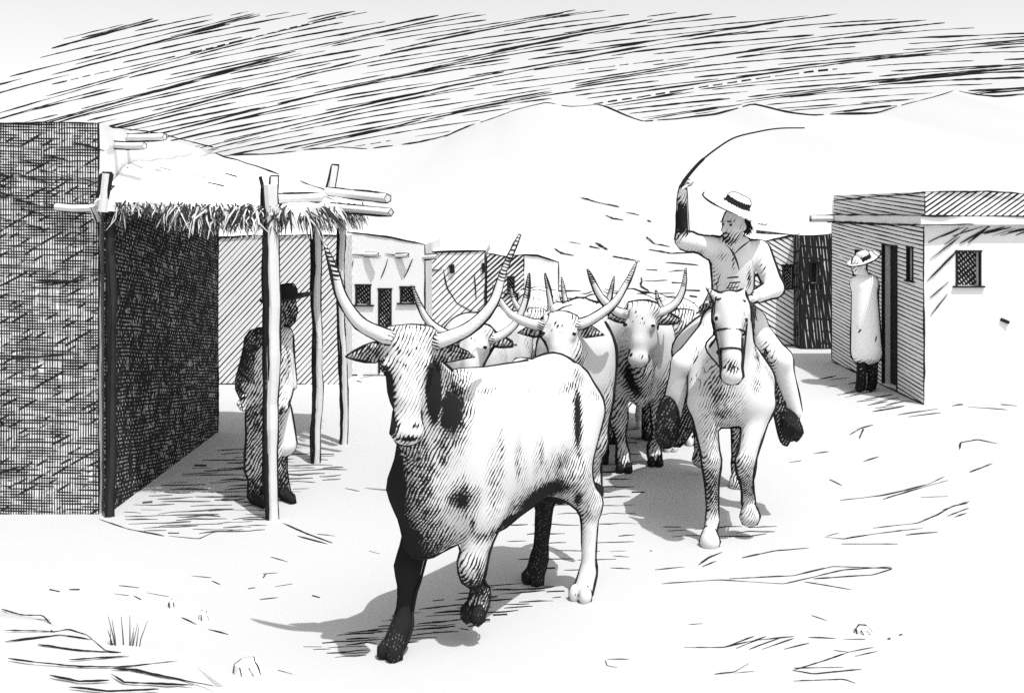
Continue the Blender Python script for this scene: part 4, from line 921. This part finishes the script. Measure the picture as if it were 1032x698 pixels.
B.chain([sL, eL, wL], [.058, .046, .033], dark=[0, 1.]); B.chain([sR, eR, wR], [.055, .044, .03])
B.chain([hipL, kL, aL, tL], [.09, .062, .04, .035], dark=[0, 0, 1.2]); B.chain([hipR, kR, aR, tR], [.09, .062, .04, .035], dark=[0, 0, 1.2])
hand(B, wL, A(.12, -.1, 1), A(.9, -.35, 0), A(-.2, -1, .3), .17, 1.15, .1); hand(B, wR, A(-1, -.35, .05), A(0, -.3, -1), A(0, -1, .3), .17, 1.1, .05)
body_obj('body', B, [CLOTH, INK], RD, RL, view=A(-.2, -1, 0), r=.0048, minlen=.08, smooth=1, blobs=[(H_(-.07, 0, 0), (.05, .06, .08), 1.), (H_(-.02, .08, -.03), (.04, .05, .08), .9)])
eyes(H_, RD, RL, 1.05)
q = MB()
for k in range(80):
    t = RNG.uniform(-1.9, 1.9); a = H_(-.04-.06*math.cos(t), .08*math.sin(t), RNG.uniform(-.01, .04)); q.tube([a, a+A(RNG.normal(0, .01), 0, -.04), a+A(RNG.normal(0, .02), 0, -RNG.uniform(.06, .1))], [.006, .006, .002], 0, 4)
q.build('hair', INK, RD, RL)
B = Body(.012, .035)    # loose shirt, sleeves rolled at the raised elbow
B.cap(P(739, 300, 7.67), chest, .15, .165, .05, (A(0, 1, 0), 1.3)); B.cap(sL+A(.02, 0, -.02), sR-A(.02, 0, .02), .08, .08, .05); B.cap(sL, sL+(eL-sL)*.92, .072, .056, .04, dark=.08); B.cap(sL+(eL-sL)*.8, sL+(eL-sL)*.96, .07, .062, .03, dark=.35)
B.chain([sR, eR, eR+(wR-eR)*.72], [.078, .066, .05]); B.cap(neck+A(-.05, -.03, -.005), neck+A(.05, -.03, -.005), .05, k=.03)
body_obj('shirt', B, [CLOTH, INK], RD, RL, view=A(-.2, -1, 0), r=.0052, minlen=.1,
    blobs=[(P(722, 283, 7.5), (.05, .25, .13), .6), (P(740, 290, 7.5), (.06, .25, .05), .65), (P(757, 281, 7.5), (.022, .2, .1), 1.), (P(728, 258, 7.5), (.07, .25, .05), .5), (P(755, 292, 7.5), (.05, .2, .03), .5), (P(706, 255, 7.5), (.05, .2, .03), .55), (P(741, 262, 7.45), (.012, .2, .1), .9), (P(770, 268, 7.5), (.03, .2, .1), .5)])
q = MB(); q.ink(spline([P(731, 246, 7.48), P(738, 253, 7.44), P(742, 262, 7.42), P(745, 272, 7.42)], 14), .006, 0); q.ink(spline([P(756, 242, 7.5), P(750, 247, 7.46), P(740, 256, 7.43)], 10), .006, 0); q.ink(spline([P(726, 276, 7.45), P(722, 288, 7.44), P(724, 298, 7.44)], 10), .006, 0)
for p in ((733, 280), (735, 285), (733, 290)): q.ink([P(p[0], p[1], 7.42), P(p[0]+11, p[1]-1, 7.42)], .005, 0)
q.build('shirt_fold', INK, RD, RL)
q = MB()      # brow, nose and moustache lines
for a in ([H_(.089, -.05, .03), H_(.1, -.02, .034)], [H_(.089, .05, .03), H_(.1, .02, .034)], [H_(.1, .014, .02), H_(.121, .016, -.03), H_(.1, .02, -.036)], [H_(.092, -.03, -.055), H_(.104, 0, -.05), H_(.092, .03, -.055)]): q.ink(a, .005, 0, .2)
q.build('moustache', INK, RD, RL)
q = MB(); an = np.linspace(0, 6.283, 30); bc = P(739, 303, 7.67); q.tube([bc+A(.165*math.cos(t), .13*math.sin(t), 0) for t in an], .022, 0, 6, dark=.85); q.build('sash', [CLOTH], RD, RL)
B = Body(.013, .04)
for hp_, kn, an_, sg in ((hipL, kL, aL, -1), (hipR, kR, aR, 1)):
    B.chain([hp_, kn, an_+A(0, 0, .03)], [.095, .074, .074], .05, dark=[0., 0.])
B.cap(hipL, hipR, .12, .12, .05)
body_obj('trousers', B, [CLOTH, INK], RD, RL, view=A(-.2, -1, 0), r=.0055, minlen=.1,
    blobs=[(kL+A(.1, 0, -.12), (.06, .2, .25), .8), (kR+A(-.1, 0, -.1), (.06, .2, .25), .8), (hipR+A(0, -.1, -.1), (.07, .1, .1), .3)])
hat(RD, RL, P(742, 207.5, 7.6), nrm(A(.44, -.30, 1)), .265, .1, .09, -.02, .006, 0., 1.4)
q = MB(); wp = spline([P(686, 189, 7.33), P(692, 179, 7.32), P(706, 163, 7.3), P(722, 150, 7.28), P(740, 139, 7.26), P(763, 133, 7.24), P(785, 129.5, 7.22), P(811, 129, 7.2)], 50)
t = np.linspace(0, 1, len(wp)); q.tube(wp, np.where(t < .32, .017-.014*t, .009-.004*t), 0, 6); q.build('lash', INK, None, P(686, 189, 7.33))
wo = bpy.context.scene.objects['lash']; wo.name = 'whip'; wo.data.name = 'whip'; tag(wo, 'long curving whip raised in the rider\'s fist', 'whip')

# --- the man in the white blanket by the door on the right
YL = 12.8; ML = A(P(873, 391, YL)[0], YL, 0)
MN = thing('person', 'man wrapped in a long white blanket standing at the dark doorway', 'person', ML)
B = Body(.013, .03); hc = P(866, 266, YL); fw = nrm(A(-.9, -.4, -.1)); H_ = face(B, hc, fw, v_up, 1.05, .25)
nk = P(870, 276, YL); B.cap(nk, hc-A(0, 0, .05), .06, .055); sh = [P(864, 284, YL-.03), P(879, 284, YL+.03)]
B.cap(P(873, 325, YL), P(871, 288, YL), .12, .12, .05); B.cap(sh[0], sh[1], .065)
for i, (kx, ax) in enumerate(((868, 867), (879, 881))):
    hp_ = P(870+8*i, 328, YL); an_ = A(P(ax, 386, YL)[0], YL+(.05 if i else -.05), .08); kn = (hp_+an_)/2+A(0, -.03, 0); B.chain([hp_, kn, an_], [.075, .055, .042], dark=.95); B.cap(an_-A(0, 0, .03), an_+A(-.08, -.13, -.05), .05, .035, dark=1.)
for s_, e_, w_ in ((sh[0], P(866, 304, YL-.02), P(871, 312, YL-.02)), (sh[1], P(879, 306, YL+.02), P(874, 314, YL-.01))):
    B.chain([s_, e_, w_], [.06, .05, .035], dark=.1); hand(B, w_, A(.2, -.4, .4), A(0, .3, -1), A(1, 0, 0), .17, 1.1)
body_obj('body', B, [FAR_CLOTH, INK], MN, ML, view=A(-.3, -1, 0), r=.008, minlen=.15, smooth=1); eyes(H_, MN, ML)
B = Body(.018, .05)
B.cap(P(873, 352, YL), P(871, 289, YL), .185, .15, .06); B.cap(P(866, 285, YL), P(876, 285, YL), .11, .11, .06); B.cap(P(868, 359, YL), P(880, 357, YL), .1, .1, .05)
body_obj('blanket', B, [FAR_CLOTH, INK], MN, ML, view=A(-.35, -1, 0), r=.0085, minlen=.2, blobs=[(P(p[0], p[1], YL-.2), (.02, .2, .05), 1.) for p in ((862, 300), (868, 333), (884, 342), (861, 290))]+[(P(871, 364, YL-.1), (.3, .3, .04), .5)])
hat(MN, ML, P(871, 262, YL), nrm(A(-.45, -.15, 1)), .22, .09, .13, .015, .007, 0., 1.2)

# --- the man leaning behind the near porch post
YN = 7.85; NL = A(P(270, 512, YN)[0], YN, 0)
NN = thing('person', 'man in dark cloak and hat leaning behind the near porch post', 'person', NL)
B = Body(.0105, .03); hc = P(287, 309, YN); fw = nrm(A(.85, -.4, -.1)); H_ = face(B, hc, fw, v_up, 1., .8, .9)
nk = P(279, 325, YN); B.cap(nk, hc-A(.02, 0, .05), .06, .055, dark=.6); pel = P(270, 425, YN); ch = P(273, 360, YN); sh = [P(259, 342, YN-.03), P(284, 338, YN+.05)]
B.cap(pel, ch, .14, .155, .05, dark=.5); B.cap(sh[0], sh[1], .07, dark=.5)
for i, ax in enumerate((258, 283)):
    hp_ = P(264+12*i, 430, YN); an_ = A(P(ax, 500, YN)[0], YN+(.08 if i else -.04), .08); kn = (hp_+an_)/2+A(.0, -.04, 0); B.chain([hp_, kn, an_], [.09, .065, .045], dark=.85); B.cap(an_-A(0, 0, .03), an_+A(.1, -.12, -.05), .045, .03, dark=1.)
e_, w_ = P(247, 385, YN-.05), P(256, 402, YN-.15); B.chain([sh[0], e_, w_], [.06, .05, .033], dark=.7); hand(B, w_, A(-.8, -.3, -.4), A(.3, -.9, 0), A(0, -.3, 1), .17, .8, .6)
e_, w_ = P(291, 385, YN+.05), P(288, 402, YN-.12); B.chain([sh[1], e_, w_], [.06, .05, .033], dark=.3); hand(B, w_, A(-.6, -.5, -.4), A(-.3, .3, -1), A(0, -1, .3), .17, .9, .4)
body_obj('body', B, [CLOTH, INK], NN, NL, view=A(.2, -1, 0), r=.005, minlen=.1, smooth=1); eyes(H_, NN, NL)
B = Body(.014, .04)
B.cap(P(267, 470, YN), P(268, 415, YN), .15, .135, .05, dark=.75); B.cap(P(268, 420, YN), ch, .14, .15, .05, dark=.8); B.cap(sh[0], sh[1], .08, .08, .05, dark=.8); B.cap(sh[0], P(247, 387, YN-.03), .08, .08, .04, dark=.95); B.cap(P(250, 380, YN-.03), P(246, 402, YN-.03), .06, .035, .03, dark=.75)
B.cap(sh[1], P(291, 388, YN+.05), .075, .065, .04, dark=.0); B.cap(P(285, 410, YN+.02), P(288, 448, YN+.02), .06, .085, .04, dark=.0)
body_obj('cloak', B, [CLOTH, INK], NN, NL, view=A(.2, -1, 0), r=.0055, minlen=.1)
hat(NN, NL, P(289, 301, YN), nrm(A(-.12, -.05, 1)), .2, .09, .11, .01, .006, 1.1, 1.2)

# ---------------------------------------------------------------- light, air and camera
wd = bpy.data.worlds.new('World'); SC.world = wd; wd.use_nodes = True; nt = wd.node_tree; bg = nt.nodes['Background']
SUN_DIR = nrm(A(.24, -.33, .92))
sky = N(nt, 'ShaderNodeTexSky', sky_type='NISHITA'); sky.sun_disc = False
sky.sun_elevation = math.asin(SUN_DIR[2]); sky.sun_rotation = math.atan2(SUN_DIR[0], SUN_DIR[1]); sky.dust_density = 2.2; sky.air_density = 1.3
bw = N(nt, 'ShaderNodeRGBToBW'); nt.links.new(sky.outputs[0], bw.inputs[0]); nt.links.new(bw.outputs[0], bg.inputs[0]); bg.inputs[1].default_value = .128
ld = bpy.data.lights.new('sun', 'SUN'); ld.energy = 2.5; ld.angle = math.radians(.5); ld.color = (1, 1, 1)
lo = bpy.data.objects.new('sun', ld); COL.objects.link(lo); lo.rotation_euler = Vector(SUN_DIR).to_track_quat('Z', 'Y').to_euler(); lo.location = (20, -15, 40)
cd = bpy.data.cameras.new('camera'); co = bpy.data.objects.new('camera', cd); COL.objects.link(co); SC.camera = co
co.location = (0, 0, EYE); co.rotation_euler = (math.pi/2, 0, 0); cd.sensor_width = 36; cd.lens = F/1032*36; cd.shift_y = -(349-HY)/1032; cd.clip_end = 6000
vs_ = SC.view_settings; SC.display_settings.display_device = 'sRGB'; vs_.view_transform = 'Standard'; vs_.look = 'None'; vs_.gamma = 1; vs_.exposure = .88; vs_.use_curve_mapping = False
SC.cycles.use_denoising = False; SC.cycles.max_bounces = 6; SC.cycles.diffuse_bounces = 3
